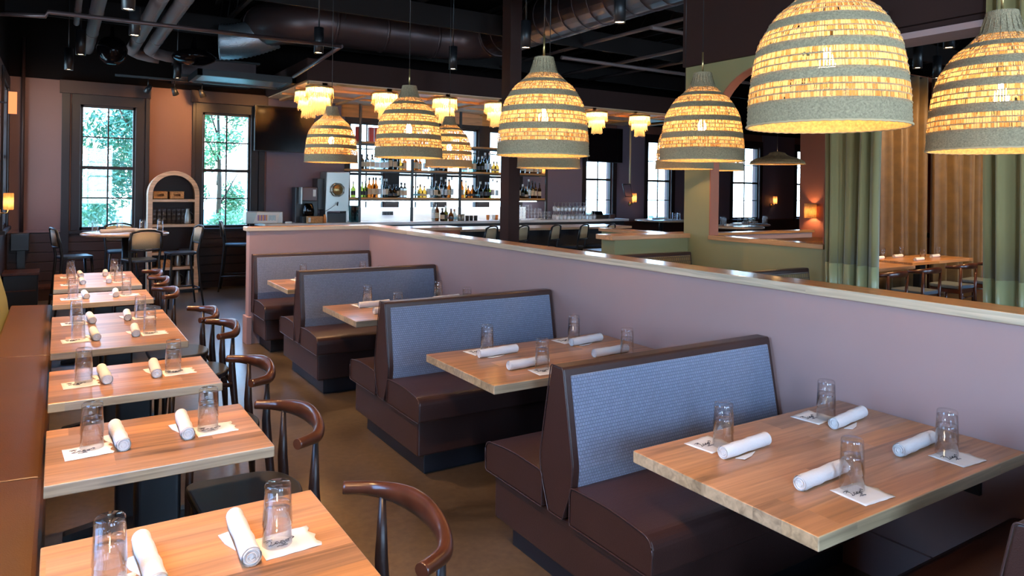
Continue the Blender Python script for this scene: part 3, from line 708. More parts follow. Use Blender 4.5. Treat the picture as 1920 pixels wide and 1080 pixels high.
# ================================================================ TABLEWARE
def tumbler():
    t = MB().lathe([(0, .112), (.031, .112), (.0345, .108), (.0355, .095), (.0395, .0), (.0378, .0), (.0335, .094), (.0, .094)], 28)
    return t.build('drinking_glass', 'glass_clear')
TUMB = Proto(tumbler())
def roll():
    t = empty('napkin_roll'); mb = MB(); n = 26; rd = random.Random(1)
    L = .27
    pts = [(-L/2+L*i/8, rd.uniform(-.0015, .0015), .0245) for i in range(9)]
    rad = [.0245+rd.uniform(-.0015, .0015) for _ in range(9)]; rad[0] = .0225; rad[-1] = .0235
    mb.tube(pts, rad, n, caps=False)
    # rolled ends: spiral of cloth
    for s in (-1, 1):
        for q in range(2):
            sp = []
            for i in range(30):
                a = i/29*2*pi*2; r = .022-.016*i/29; sp.append((s*L/2*(.985), r*cos(a), .0245+r*sin(a)))
            mb.tube(sp, .0018, 5)
            break
        mb.tube([(s*L/2*.93, 0, .0245), (s*L/2*.94, 0, .0245)], .0222, n)
    mb.tube([(-L/2+.004, 0, .0245), (-L/2+.022, 0, .0245)], [.0255, .0255], n, caps=False)
    mb.build('rolled_cloth', 'linen', t)
    f = MB(); f.add([(-.03, .022, .002), (.09, .022, .0015), (.075, .052, .004), (.02, .042, .002)], [(0, 1, 2, 3)]); f.build('loose_corner', 'linen', t, solid=.002)
    return t
ROLL_ = Proto(roll())
def napkin():
    t = empty('paper_napkin'); a, b = .075, .065
    mb = MB(); nx, ny = 10, 8
    vs = []
    for i in range(nx+1):
        for j in range(ny+1):
            x = -a+2*a*i/nx; y = -b+2*b*j/ny
            if i == nx: x += .006*sin(j*1.9)
            z = .0015+.0012*(1+sin(i*1.7+j))*(.3+.7*(i/nx)**2); vs.append((x, y, z))
    mb.add(vs, [(i*(ny+1)+j, (i+1)*(ny+1)+j, (i+1)*(ny+1)+j+1, i*(ny+1)+j+1) for i in range(nx) for j in range(ny)], 0, True)
    mb.build('folded_paper', 'paper', t, solid=.0012)
    lg = MB(); zz = .0044
    st = [  # script letters
        [(-.052, .014), (-.040, .022), (-.036, .012), (-.044, -.006), (-.052, -.010), (-.042, -.012), (-.030, -.006)],
        [(-.018, .004), (-.026, .004), (-.030, -.004), (-.024, -.009), (-.017, -.002), (-.017, -.009), (-.012, -.007)],
        [(-.001, .003), (-.009, .004), (-.012, -.004), (-.006, -.008), (0, -.001), (.0, -.016), (-.008, -.021), (-.013, -.016)],
        [(.012, .004), (.005, .001), (.006, -.008), (.014, -.008), (.016, .0), (.012, .004), (.022, .006)],
        [(-.058, .024), (-.044, .028), (-.030, .024)], [(.022, .010), (.030, .016), (.036, .008), (.028, .002)], [(-.03, -.028), (-.022, -.024), (-.014, -.029), (-.006, -.025), (.004, -.029)]]
    for s in st: lg.tube([(x*.85-.005, y*.85+.01, zz) for x, y in s], .0010, 4)
    lg.build('printed_logo', 'ink', t)
    return t
NAPK = Proto(napkin())
def setting(where, x, y, z, nx, ny, nrz, rx, ry, rrz, grp, roll_=True):
    for k, nm in ((0, 'lower'), (1, 'upper')):
        TUMB.put((x, y, z+.0048+k*.053), random.uniform(0, 6), '%s clear upturned tumbler, %s' % (nm, where), 'drinking glass', 'upturned tumblers '+grp)
    NAPK.put((nx, ny, z), nrz, 'white printed paper napkin, %s' % where, 'paper napkin', 'printed paper napkins '+grp)
    if roll_: ROLL_.put((rx, ry, z), rrz, 'white rolled cloth napkin, %s' % where, 'napkin roll', 'rolled napkins '+grp)

# ================================================================ LEFT TABLES
TZ = .755
def two_top(y0, y1, label, cols=1):
    yc = (y0+y1)/2; x0, x1 = -.03, .70
    t = empty('dining_table', ((x0+x1)/2, yc, 0)); tag(t, label, 'table', 'wooden tables along the bench')
    hx, hy = (x1-x0)/2, (y1-y0)/2
    MB().slab(-hx, -hy, TZ-.042, hx, hy, TZ).build('tabletop', ['oak_table', 'oak_edge_lit'], t, bevel=.004, seg=3)
    for k in range(cols):
        cyy = 0 if cols == 1 else (-.33 if k == 0 else .33)
        MB().prism(rpoly([(-.08, -.045, .02), (.08, -.045, .02), (.08, .045, .02), (-.08, .045, .02)]), 'z', .06, TZ-.05, T=Matrix.Translation((0, cyy, 0))).build('column', 'black_metal', t)
        b = MB()
        for ang in (0, 90, 180, 270):
            T = Matrix.Translation((0, cyy, 0)) @ Matrix.Rotation(R(ang), 4, 'Z')
            ln = .30 if ang % 180 == 0 else .24
            b.prism(rpoly([(0, 0, 0), (ln, 0, .01), (ln, .03, .012), (0, .075, 0)]), 'y', -.03, .03, T=T)
        b.build('cross_base', 'black_metal', t)
        MB().box(-.2, cyy-.12, TZ-.055, .2, cyy+.12, TZ-.042).build('mounting_plate', 'black_metal', t)
    return t
ord_ = ['nearest', 'second', 'third', 'fourth', 'fifth', 'farthest']
LT = [(1.675, 2.29, 1), (2.745, 3.36, 1), (3.76, 4.405, 1), (4.87, 6.19, 2), (6.80, 7.43, 1), (7.79, 9.07, 2)]
for i, (a, b, c) in enumerate(LT):
    nm = '%s bench table' % ord_[i]
    two_top(a, b, 'rectangular oak dining table, %s%s' % (nm, ', long with four place settings' if c == 2 else ', with two place settings'), c)
    yc = (a+b)/2
    rows = [(yc, '')] if c == 1 else [(yc-.31, 'front row, '), (yc+.33, 'rear row, ')]
    for yy, rn in rows:
        setting('%sbench side, %s' % (rn, nm), .115, yy+.005, TZ, .10, yy-.03, R(4), .205, yy+.04, R(93), 'on the bench tables')
        setting('%saisle side, %s' % (rn, nm), .515, yy, TZ, .54, yy-.005, R(3), .435, yy+.05, R(88), 'on the bench tables')

# bench along the left wall
bn = empty('banquette_bench', (-.35, 4, 0)); tag(bn, 'long brown leather banquette bench along the left wall', 'bench')
def yb(a, b): return a-4, b-4
mb = MB(); y0, y1 = yb(-1.5, 8.9); s0 = rpoly([(-.05, .33, .02), (.32, .33, .03), (.32, .46, .05), (-.05, .475, .02)])
for k in range(4):
    a = y0+(y1-y0)*k/4; b = y0+(y1-y0)*(k+1)/4
    MB().prism(s0, 'y', a+.003, b-.003, smooth=False).build('seat_cushion', 'leather_tan', bn, bevel=.008)
MB().box(-.05, y0, .1, .29, y1, .33).build('base', 'leather_brown', bn)
MB().box(-.05, y0, 0, .25, y1, .1).build('plinth', 'black_soft', bn)
MB().prism(rpoly([(-.285, .30, 0), (-.05, .30, .02), (-.08, .55, .05), (-.18, .95, .04), (-.285, .97, .02)]), 'y', y0, y1+.0).build('backrest', 'fabric_olive', bn, bevel=.006)

# elbow chairs
def elbow():
    t = empty('elbow_chair')   # faces -x, origin under seat centre
    def sp(ps, n=5):
        out = []; k = len(ps)
        for i in range(k-1):
            p0, p1, p2, p3 = [Vector(ps[max(0, min(k-1, j))]) for j in (i-1, i, i+1, i+2)]
            for j in range(n):
                u = j/n; out.append(.5*((2*p1)+(p2-p0)*u+(2*p0-5*p1+4*p2-p3)*u*u+(3*p1-p0-3*p2+p3)*u**3))
        out.append(Vector(ps[-1])); return out
    half = [(.075, .30, .742), (.135, .268, .740), (.175, .235, .738), (.208, .17, .742), (.226, .085, .748), (.231, 0, .75)]
    pts = half+[(x, -y, z) for x, y, z in reversed(half[:-1])]
    hr = [(.021, .020), (.022, .022), (.023, .026), (.022, .033), (.021, .040), (.020, .043)]; rr = hr+list(reversed(hr[:-1]))
    P = sp(pts); k = len(P); Rr = []
    for i in range(k):
        u = i/5; a = int(min(u, len(rr)-2)); f = u-a; Rr.append((rr[a][0]*(1-f)+rr[a+1][0]*f, rr[a][1]*(1-f)+rr[a+1][1]*f))
    MB().tube(P, Rr, 16).build('back_rail', 'chair_wood', t)
    for s in (-1, 1):
        MB().tube([(.215, s*.235, 0), (.20, s*.225, .22), (.18, s*.212, .44), (.175, s*.21, .52), (.178, s*.215, .722)], [.013, .021, .024, .022, .011], 12).build('leg', 'chair_leg', t)
        MB().tube([(-.20, s*.235, 0), (-.195, s*.228, .22), (-.185, s*.215, .43)], [.012, .018, .019], 12).build('leg', 'chair_leg', t)
    st = rpoly([(-.235, -.235, .07), (.13, -.205, .10), (.20, 0, .1), (.13, .205, .10), (-.235, .235, .07)], 6)
    MB().prism(st, 'z', .435, .475).build('seat', 'black_soft', t, bevel=.012, seg=3)
    mb = MB(); mb.tube([(-.185, -.215, .41), (-.185, .215, .41)], .015, 8); mb.tube([(.175, -.23, .41), (.175, .23, .41)], .015, 8)
    for s in (-1, 1): mb.tube([(-.185, s*.215, .40), (.175, s*.232, .40)], .015, 8)
    mb.build('seat_frame', 'chair_leg', t)
    return t
EC = Proto(elbow())
for x, y, rz, lab in [(.73, 1.98, 0, 'elbow chair at the nearest bench table, cut by the photo bottom'), (.70, 3.05, 2, 'elbow chair at the second bench table'),
                      (.75, 4.02, 0, 'elbow chair at the third bench table'), (.83, 5.27, -2, 'elbow chair at the long fourth bench table, nearer one'),
                      (.81, 5.93, 0, 'elbow chair at the long fourth bench table, farther one'), (.70, 7.24, 3, 'elbow chair at the fifth bench table'),
                      (.73, 8.12, -2, 'elbow chair at the farthest bench table, nearer one'), (.74, 8.80, 0, 'elbow chair at the farthest bench table, farther one')]:
    EC.put((x, y, 0), R(rz), 'dark chair, curved wooden back rail, '+lab.replace('elbow chair ', ''), 'chair', 'elbow chairs along the bench tables')

# ================================================================ BOOTHS
BX0, BX1 = 1.80, P0-.015
def booth(yc, label, single=False, name='booth_bench', BX0=BX0):
    t = empty(name, (BX0, yc, 0)); tag(t, label, 'booth bench', 'leather booth benches against the partition')
    L = BX1-BX0
    sides = (-1,) if single else (-1, 1)
    b0 = -.02 if not single else -.02
    y_hi = .0 if single else .54
    pl = (-.47, -.0 if single else .47)
    MB().box(.09, pl[0], 0, L, pl[1]+(.02 if single else 0), .13).build('plinth', 'black_soft', t, bevel=.004)
    MB().box(.02, -.53, .13, L, (.02 if single else .53), .345).build('base_panel', 'leather_brown', t, bevel=.012, seg=3)
    if single: fr = [(-.04, .985, .015), (.02, .985, .01), (.02, .35, 0), (-.05, .35, .01), (-.108, .49, .025), (-.118, .58, .03)]
    else: fr = [(-.042, .985, .015), (.042, .985, .015), (.118, .58, .03), (.108, .49, .025), (.05, .35, .01), (-.05, .35, .01), (-.108, .49, .025), (-.118, .58, .03)]
    bf = MB().prism(rpoly(fr), 'x', 0, L).build('back_frame', 'leather_brown', t, bevel=.008, seg=3)
    for s in sides:
        pt = [(-.110, .475), (-.124, .575), (-.119, .62), (-.055, .95), (-.035, .95), (-.09, .62), (-.098, .575), (-.082, .475)]
        pt = [(s*(-a) if s > 0 else a, z) for a, z in pt]
        if s < 0: pt = [(a, z) for a, z in pt]
        MB().prism(rpoly([(a, z, .0) for a, z in pt]), 'x', .035, L-.03).build('upholstered_panel', 'fabric_blue', t, bevel=.003)
        ra = [(s*.10, .347, .01), (s*.585, .347, .02), (s*.590, .49, .055), (s*.36, .515, .1), (s*.10, .505, .03)]
        poly = rpoly(ra, 6)
        cu = MB().prism(poly, 'x', 0, L).build('seat_cushion', 'leather_brown', t, bevel=.014, seg=3)
        ring = [(-.002, a, z) for a, z in poly]+[(-.002, poly[0][0], poly[0][1])]
        c = MB().tube(ring, .0035, 6, caps=False).build('piping', 'leather_piping', cu)
    mb = MB(); e = [(-.002, a, z) for a, z in rpoly(fr)]; mb.tube(e+[e[0]], .003, 6, caps=False); mb.build('frame_piping', 'leather_piping', bf)
    return t
booth(.72, 'booth bench at the lower right corner, only its end and rear seat showing', BX0=1.87)
booth(2.455, 'large near double booth bench with bright blue backrest, left of the nearest booth table')
booth(4.40, 'middle double booth bench between the second and third booth tables')
booth(6.35, 'double booth bench with blue back, farther one before the last booth table')
booth(8.105, 'single booth bench against the return of the partition, farthest one', True)
BT = [(1.63, 'nearest booth table'), (3.425, 'second booth table'), (5.38, 'third booth table'), (7.22, 'farthest booth table')]
for yc, nm in BT:
    t = empty('booth_table', (2.485, yc, 0)); tag(t, 'thick oak tabletop fixed to the partition, %s' % nm, 'table', 'booth tables')
    MB().slab(-.645, -.39, TZ-.045, .65, .39, TZ).build('tabletop', ['oak_table', 'oak_edge_lit'], t, bevel=.004, seg=3)
    b = MB()
    for s in (-.2, .2):
        b.prism([(.655, .55), (.655, TZ-.045), (.64, TZ-.045), (.64, .57), (.645, .55)], 'y', s-.03, s+.03) if False else b.box(.655-.012, s-.03, .53, .664, s+.03, TZ-.046)
        b.box(-.35, s-.03, TZ-.056, .664, s+.03, TZ-.046)
    b.build('wall_bracket', 'black_metal', t)
    for sgn, rn in ((-1, 'near edge'), (1, 'far edge')):
        for xx, cn in ((2.20, 'aisle end'), (2.83, 'wall end')):
            gx = xx+(.03 if sgn < 0 else -.03)*(1 if xx < 2.5 else .3)
            w = '%s, %s, %s' % (rn, cn, nm)
            setting(w, gx, yc+sgn*.245, TZ, gx-.0+(-.03 if sgn > 0 else -.005), yc+sgn*.285, R(-4 if sgn < 0 else 6), xx+(.0 if xx < 2.5 else -.04 if sgn < 0 else .03), yc+sgn*.155+(.01 if sgn > 0 else 0), R(4 if sgn < 0 else -176 if xx < 2.5 else 188), 'on the booth tables')

# ================================================================ FAR LEFT CORNER: HIGH TABLE, STOOLS, ARCHED SHELF
def cane_stool(h=.76):
    t = empty('cane_back_stool')   # faces -x
    st = rpoly([(-.2, -.19, .06), (.17, -.17, .1), (.19, 0, .05), (.17, .17, .1), (-.2, .19, .06)], 5)
    MB().prism(st, 'z', h-.02, h+.015).build('seat', 'seat_blue', t, bevel=.01)
    for s in (-1, 1):
        MB().tube([(.25, s*.20, 0), (.20, s*.18, h*.5), (.17, s*.17, h), (.20, s*.185, h+.2), (.235, s*.185, h+.36)], [.013, .017, .018, .015, .012], 8).build('leg', 'black_metal', t)
        MB().tube([(-.23, s*.21, 0), (-.17, s*.165, h-.02)], [.013, .018], 8).build('leg', 'black_metal', t)
    mb = MB(); mb.tube([(-.205, -.19, .25), (-.205, .19, .25)], .012, 8); mb.tube([(.225, -.19, .25), (.225, .19, .25)], .012, 8)
    for s in (-1, 1): mb.tube([(-.205, s*.19, .25), (.225, s*.19, .25)], .012, 8)
    mb.build('footrest', 'black_metal', t)
    bk = [(.205, -.19, h+.14), (.225, -.195, h+.27), (.24, -.17, h+.36), (.255, -.08, h+.385), (.26, 0, h+.39), (.255, .08, h+.385), (.24, .17, h+.36), (.225, .195, h+.27), (.205, .19, h+.14)]
    mb = MB(); mb.tube(bk, .014, 8); mb.tube([(.205, -.19, h+.14), (.235, 0, h+.135), (.205, .19, h+.14)], .012, 8); mb.build('back_frame', 'black_metal', t)
    n = 6; vs = []
    for i in range(n+1):
        y = -.165+.33*i/n; x = .235-.03*(abs(y)/.165)**2
        vs += [(x, y, h+.155), (x+.02, y, h+.36-.02*(abs(y)/.165)**3)]
    MB().add(vs, [(2*i, 2*i+2, 2*i+3, 2*i+1) for i in range(n)], 0, True).build('cane_panel', 'cane', t, solid=.012)
    return t
CS = Proto(cane_stool())
HC = (.78, 11.05)
ht = empty('high_round_table', (HC[0], HC[1], 0)); tag(ht, 'round oak bar-height table before the leftmost window', 'table')
MB().lathe([(0, 1.035), (.52, 1.035), (.535, 1.045), (.535, 1.065), (.52, 1.075), (0, 1.075)], 48).build('tabletop', 'oak_round', ht)
MB().cyl((0, 0, .03), (0, 0, 1.035), .045, n=16).build('column', 'black_metal', ht)
MB().lathe([(0, 0), (.27, 0), (.27, .012), (.05, .03), (.0, .03)], 32).build('round_base', 'black_metal', ht)
for x, y, rz, lab in [(HC[0]-.60, HC[1]+.1, 180+12, 'black stool with cane back at the left of the high round table'), (HC[0]+.12, HC[1]-.72, -78, 'black stool with cane back in front of the high round table, its back to us'),
                      (HC[0]+.72, HC[1]+.12, 8, 'black stool with cane back at the right of the high round table'), (HC[0]+.0, HC[1]+.74, 95, 'black stool with cane back behind the high round table, facing us'),
                      (2.50, 12.45, 165, 'black cane back stool at the far end of the return wall, by the second window')]:
    CS.put((x, y, 0), R(rz), lab, 'bar stool', 'black cane back stools')
for k, (dx, dy, nm) in enumerate([(-.36, .05, 'left'), (-.05, .33, 'rear'), (.22, .18, 'rear right'), (.42, -.05, 'right')]):
    for q, u in ((0, 'lower'), (1, 'upper')): TUMB.put((HC[0]+dx, HC[1]+dy, 1.0755+q*.053), 0, '%s clear tumbler of the %s stack on the high round table' % (u, nm), 'drinking glass', 'tumblers on the high round table')
for k, (dx, dy, nm, rz) in enumerate([(-.18, -.05, 'left', 20), (.02, .12, 'middle', 5), (.24, -.06, 'right', -15)]):
    ROLL_.put((HC[0]+dx, HC[1]+dy, 1.0755), R(rz), 'white rolled napkin on the high round table, %s one' % nm, 'napkin roll', 'napkin rolls on the high round table')

sh = empty('arched_shelf', (1.55, 12.62, 0)); tag(sh, 'tall pale wooden arched bookcase between the two left windows', 'shelf')
W2, SD, ZA = .36, .34, 1.58
def archband(r0, r1, zs, y0, y1, z0=0):
    mb = MB(); n = 20
    o = [(-r1, z0)]+[(-r1*cos(pi*i/n), zs+r1*sin(pi*i/n)) for i in range(n+1)]+[(r1, z0)]
    q = [(-r0, z0)]+[(-r0*cos(pi*i/n), zs+r0*sin(pi*i/n)) for i in range(n+1)]+[(r0, z0)]
    for i in range(len(o)-1): mb.prism([o[i], o[i+1], q[i+1], q[i]], 'y', y0, y1)
    return mb
archband(W2-.03, W2, ZA, -SD/2, SD/2).build('arched_frame', 'birch', sh)
archband(W2-.055, W2+.012, ZA, -SD/2-.02, -SD/2).build('face_frame', 'birch', sh)
n = 16; pl = [(-.34, .05)]+[(-.34*cos(pi*i/n), ZA+.34*sin(pi*i/n)) for i in range(n+1)]+[(.34, .05)]
MB().prism(pl, 'y', SD/2-.02, SD/2-.005).build('back_panel', 'paint_wainscot', sh)
SHZ = [.08, .42, .82, 1.22, 1.55]
for z in (.08, .40, .64, 1.08, 1.48): MB().box(-.33, -SD/2-.015, z-.02, .33, SD/2-.02, z+.02).build('shelf_board', 'birch', sh)
MB().box(-.30, -SD/2+.03, 0, .30, SD/2-.02, .06).build('toe_kick', 'black_soft', sh)
for k, x in enumerate((-.19, .05)):
    b = empty('wicker_basket', (1.55+x, 12.58, 1.5)); tag(b, 'small wicker basket on the top shelf of the arched bookcase, %s one' % ('left', 'right')[k], 'basket', 'wicker baskets')
    m = MB(); m.box(-.10, -.1, 0, .10, -.085, .045); m.box(-.10, -.1, .085, .10, -.085, .12); m.box(-.1, -.1, .045, -.05, -.085, .085); m.box(.05, -.1, .045, .1, -.085, .085)
    m.box(-.10, .085, 0, .10, .1, .12); m.box(-.1, -.085, 0, -.085, .085, .12); m.box(.085, -.085, 0, .1, .085, .12); m.box(-.1, -.1, 0, .1, .1, .012); m.build('woven_body', 'basket', b)
    m = MB(); m.tube([(-.1, -.1, .12), (.1, -.1, .12), (.1, .1, .12), (-.1, .1, .12), (-.1, -.1, .12)], .007, 6); m.build('rim', 'basket', b)
for k in range(7):
    for q in range(3):
        TUMB.put((1.55-.26+k*.07, 12.6, 1.10+q*.07), 0, '%s tumbler of %s stack from left, arched bookcase' % (('bottom', 'middle', 'top')[q], ('first', 'second', 'third', 'fourth', 'fifth', 'sixth', 'seventh')[k]), 'drinking glass', 'stacked tumblers in the arched bookcase')
def carafe(m='steel'):
    return MB().lathe([(0, 0), (.05, 0), (.055, .02), (.052, .12), (.035, .19), (.03, .23), (.034, .25), (.0, .25)], 18).tube([(.045, 0, .05), (.085, 0, .07), (.09, 0, .15), (.035, 0, .2)], .006, 6).build('metal_pitcher', m)
CF = Proto(carafe())
for x, z, lab in [(.22, 1.10, 'beside the tumblers'), (.24, .42, 'on the second shelf from the bottom, right'), (.08, .42, 'on the second shelf from the bottom, left'), (.25, .10, 'on the lowest shelf, right'), (.08, .10, 'on the lowest shelf, middle')]:
    CF.put((1.55+x, 12.58, z), 0, 'metal pitcher in the arched bookcase, %s' % lab, 'pitcher', 'pitchers in the arched bookcase')
tag(MB().box(-.07, -.09, 0, .07, .09, .05).build('storage_box', 'black_soft', loc=(1.72, 12.56, .66), bevel=.006), 'flat black box on the middle shelf of the arched bookcase', 'box')
tag(MB().box(-.09, -.1, 0, .09, .1, .12).build('storage_box', 'basket', loc=(1.42, 12.56, .42), bevel=.006), 'tan box on a lower shelf of the arched bookcase', 'box')

# host stand and low step at the left, wall box with pipe, sign, sconce
hsd = empty('low_cabinet', (-.42, 12.05, 0)); tag(hsd, 'low dark cabinet with reddish wooden top in the left corner', 'cabinet')
MB().box(-.2, -.2, .04, .19, .25, .46).build('cabinet_body', 'black_soft', hsd, bevel=.005); MB().box(-.215, -.22, .46, .21, .27, .50).build('cabinet_top', 'chair_wood', hsd, bevel=.004)
MB().box(-.18, -.21, .24, .17, -.2, .255).build('drawer_gap', 'chair_wood', hsd); MB().box(-.2, -.19, 0, .19, .24, .04).build('plinth', 'chair_leg', hsd)
lb = empty('low_bench_box', (-.1, 12.75, 0)); tag(lb, 'very low brown box against the far wall behind the tables', 'box')
MB().box(-.2, -.2, 0, .2, .2, .17).build('box_body', 'paint_wainscot', lb); MB().box(-.21, -.21, .17, .21, .21, .2).build('box_top', 'chair_wood', lb)
cdp = empty('wall_conduit', (-.46, 12.9, 0)); tag(cdp, 'dark vertical pipe running down the far wall into a black wall box', 'pipe')
MB().cyl((0, 0, 1.0), (0, 0, 3.9), .025, n=10).build('pipe_run', 'paint_wainscot', cdp); MB().box(-.13, -.06, .72, .10, .09, .98).build('junction_box', 'black_metal', cdp, bevel=.008); MB().box(-.05, -.02, .45, .05, .08, .72).build('lower_box', 'black_metal', cdp)
sg = empty('lit_sign', (-.5, 11.0, 2.6)); tag(sg, 'small glowing orange sign in a dark frame on the left wall', 'sign')
MB().box(-.045, -.01, 0, .045, .012, .28).build('sign_face', 'sign_glow', sg); mb = MB()
for a in [(-.052, -.015, -.01, .052, .015, 0), (-.052, -.015, .28, .052, .015, .29), (-.052, -.015, 0, -.045, .015, .28), (.045, -.015, 0, .052, .015, .28)]: mb.box(*a)
mb.box(-.22, 0, .13, -.05, .012, .15); mb.build('sign_frame', 'chair_wood', sg)
def sconce(e='bulb_soft'):
    t = empty('wall_sconce')   # on a wall facing -y, origin at wall
    MB().lathe([(0, 0), (.05, 0), (.045, .02), (0, .025)], 20, T=Matrix.Rotation(R(90), 4, 'X')).build('brass_backplate', 'brass', t)
    MB().tube([(0, -.02, 0), (.0, -.09, 0), (.04, -.1, .05)], .008, 8).build('arm', 'brass', t)
    MB().lathe([(.05, .04), (.055, .05), (.055, .24), (.05, .25)], 24, c=(.05, -.1, 0)).build('lamp_shade', 'shade_glass', t)
    MB().lathe([(0, .10), (.02, .11), (.024, .14), (.015, .17), (0, .18)], 12, c=(.05, -.1, 0)).build('light_bulb', 'can_glow', t)
    return t
SC = Proto(sconce())
for x, y, z, rz, lab in [(11.62, 12.98, 1.42, 0, 'amber wall sconce between the bar end and the narrow window'), (8.98, 12.98, 2.05, 0, 'amber wall sconce at the right end of the bottle shelves'), (16.85, 12.98, 1.38, 0, 'amber wall sconce seen through the green arch'),
                     (XL+.01, 10.95, 1.35, 90, 'amber wall sconce cut by the left edge of the photo'), (14.3, 12.98, 1.4, 0, 'dim amber wall sconce left of the green column')]:
    SC.put((x, y, z), R(rz), lab, 'wall lamp', 'amber wall sconces')
gs = empty('glowing_wall_lamp', (12.48, 8.62, 1.25)); tag(gs, 'bright glowing shaded wall lamp on the rust wall, seen through the arch', 'wall lamp')
MB().lathe([(.11, 0), (.11, .28)], 24, c=(-.1, 0, 0)).build('lamp_shade', 'fringe', gs, solid=.003); MB().lathe([(0, .05), (.03, .08), (.035, .12), (0, .18)], 12, c=(-.1, 0, 0)).build('light_bulb', 'bulb', gs); MB().box(-.1, -.01, .1, .02, .01, .12).build('arm', 'brass', gs)

# ================================================================ BAR
CZ = 1.10
bc = empty('back_counter', (2.9, 12.2, 0)); tag(bc, 'long back bar counter with pale stone top below the bottle shelves', 'counter')
MB().box(0, .05, 0, 7.9, .78, CZ-.05).build('counter_body', 'black_soft', bc); MB().box(0, 0, CZ-.05, 8.0, .79, CZ).build('stone_top', 'quartz', bc, bevel=.005)
bs = tag(MB().box(4.5, 12.96, CZ, 8.6, 12.985, 1.35).build('backsplash', 'white_tile'), 'white tiled backsplash behind the back counter', 'backsplash')
fc = empty('bar_counter', (5.53, 10.3, 0)); tag(fc, 'front bar counter with pale stone top, where the stools stand', 'counter')
MB().box(.05, .3, 0, 3.7, .8, 1.02).build('counter_body', 'black_soft', fc); MB().box(0, 0, 1.02, 3.75, .85, 1.06).build('stone_top', 'oak_round', fc, bevel=.005); MB().cyl((.1, .2, .25), (3.7, .2, .25), .02, n=10).build('foot_rail', 'brass', fc)
sk = empty('bar_end_cabinet', (4.3, 10.2, 0)); tag(sk, 'reddish wooden end panel of the bar with a matching cap', 'cabinet')
MB().box(0, 0, 0, 1.2, .5, 1.06).build('side_panel', 'paint_rust', sk); MB().box(-.02, -.03, 1.06, 1.22, .53, 1.11).build('wood_cap', 'oak_cap_x', sk, bevel=.004)
for k, x in enumerate((5.65, 6.25, 6.9, 7.5, 8.1)):
    CS.put((x, 9.85, 0), R(-60), 'black cane back stool at the front bar counter, %s from the left' % ('first', 'second', 'third', 'fourth', 'fifth')[k], 'bar stool', 'stools at the front bar counter')
# shelving
SU = empty('bottle_shelving', (4.63, 12.62, CZ)); tag(SU, 'black metal and wood open shelving full of bottles before the bar windows', 'shelf')
PX = [4.63, 5.67, 6.70, 7.74, 8.79]
for x in PX:
    m = MB(); m.box(x-4.63-.024, -.17, 0, x-4.63+.024, -.14, 2.15); m.build('upright', 'black_metal', SU)
SZ = [1.545, 2.07, 2.575]
for z in SZ:
    m = MB(); m.box(-.18 if z < 2.4 else 0, -.14, z-CZ-.035, 4.18, .17, z-CZ); m.build('shelf_board', 'shelf_wood', SU)
    m = MB(); m.box(-.18 if z < 2.4 else 0, -.15, z-CZ-.06, 4.18, -.135, z-CZ-.035); m.box(-.1, .15, z-CZ-.06, 4.18, .17, z-CZ-.035); m.build('shelf_rail', 'black_metal', SU)
MB().box(0, .12, SZ[0]-CZ-.075, 4.1, .14, SZ[0]-CZ-.062).build('added_light_strip', 'added_strip_glow', SU)  # added glowing strip, no known lamp; brightens the tiled backsplash
# bottles
def bottle(name, prof, gm, lm=None, lz=None, cap='label_dark', sq=False):
    t = empty(name); H = prof[-1][1]
    gb = MB().lathe(prof, 4 if sq else 14, T=Matrix.Rotation(R(45), 4, 'Z') if sq else None, smooth=not sq).build('glass_body', gm, t, bevel=.006 if sq else 0)
    r = prof[-1][0]+.003; MB().lathe([(0, H+.03), (r, H+.03), (r, H-.012), (0, H-.012)], 10).build('stopper', cap, t)
    if lm:
        rr = max(p[0] for p in prof)*(1.02); MB().lathe([(rr, lz[0]), (rr, lz[1])], 4 if sq else 14, T=Matrix.Rotation(R(45), 4, 'Z') if sq else None, smooth=not sq).build('paper_label', lm, gb)
    return t
b1 = [(0, 0), (.036, 0), (.038, .01), (.038, .17), (.03, .2), (.014, .225), (.013, .29)]
b2 = [(0, 0), (.045, 0), (.048, .02), (.05, .08), (.042, .12), (.018, .15), (.013, .19)]
b3 = [(0, 0), (.033, 0), (.033, .2), (.026, .22), (.014, .24), (.013, .31)]
b4 = [(0, 0), (.042, 0), (.042, .15), (.02, .175), (.013, .2), (.013, .25)]
b5 = [(0, 0), (.04, 0), (.045, .03), (.03, .12), (.016, .2), (.010, .32)]
b6 = [(0, 0), (.046, 0), (.046, .16), (.02, .18), (.016, .2), (.016, .22)]
BK = {'amber round': Proto(bottle('liquor_bottle', b1, 'glass_amber', 'label_cream', (.05, .14), 'label_dark')), 'clear tall': Proto(bottle('liquor_bottle', b3, 'glass_bottle', 'label_white', (.05, .15), 'label_white')),
      'gold squat': Proto(bottle('liquor_bottle', b2, 'glass_gold', 'label_cream', (.03, .07), 'cork')), 'aqua tall': Proto(bottle('liquor_bottle', b1, 'glass_aqua', 'label_cream', (.05, .15), 'label_white')),
      'dark square': Proto(bottle('liquor_bottle', b6, 'glass_dark', 'label_cream', (.04, .12), 'label_dark', True)), 'green round': Proto(bottle('liquor_bottle', b4, 'glass_green', 'label_dark', (.04, .11), 'label_white')),
      'slim golden': Proto(bottle('liquor_bottle', b5, 'glass_gold', None, None, 'label_dark')), 'amber squat': Proto(bottle('liquor_bottle', b2, 'glass_amber', 'label_dark', (.03, .07), 'label_dark')),
      'clear squat': Proto(bottle('liquor_bottle', b2, 'glass_bottle', 'cyan_card', (.04, .07), 'cork')), 'clear square': Proto(bottle('liquor_bottle', b6, 'glass_aqua', 'label_white', (.03, .12), 'label_white', True)),
      'amber square': Proto(bottle('liquor_bottle', b6, 'glass_amber', 'label_cream', (.03, .13), 'label_dark', True))}
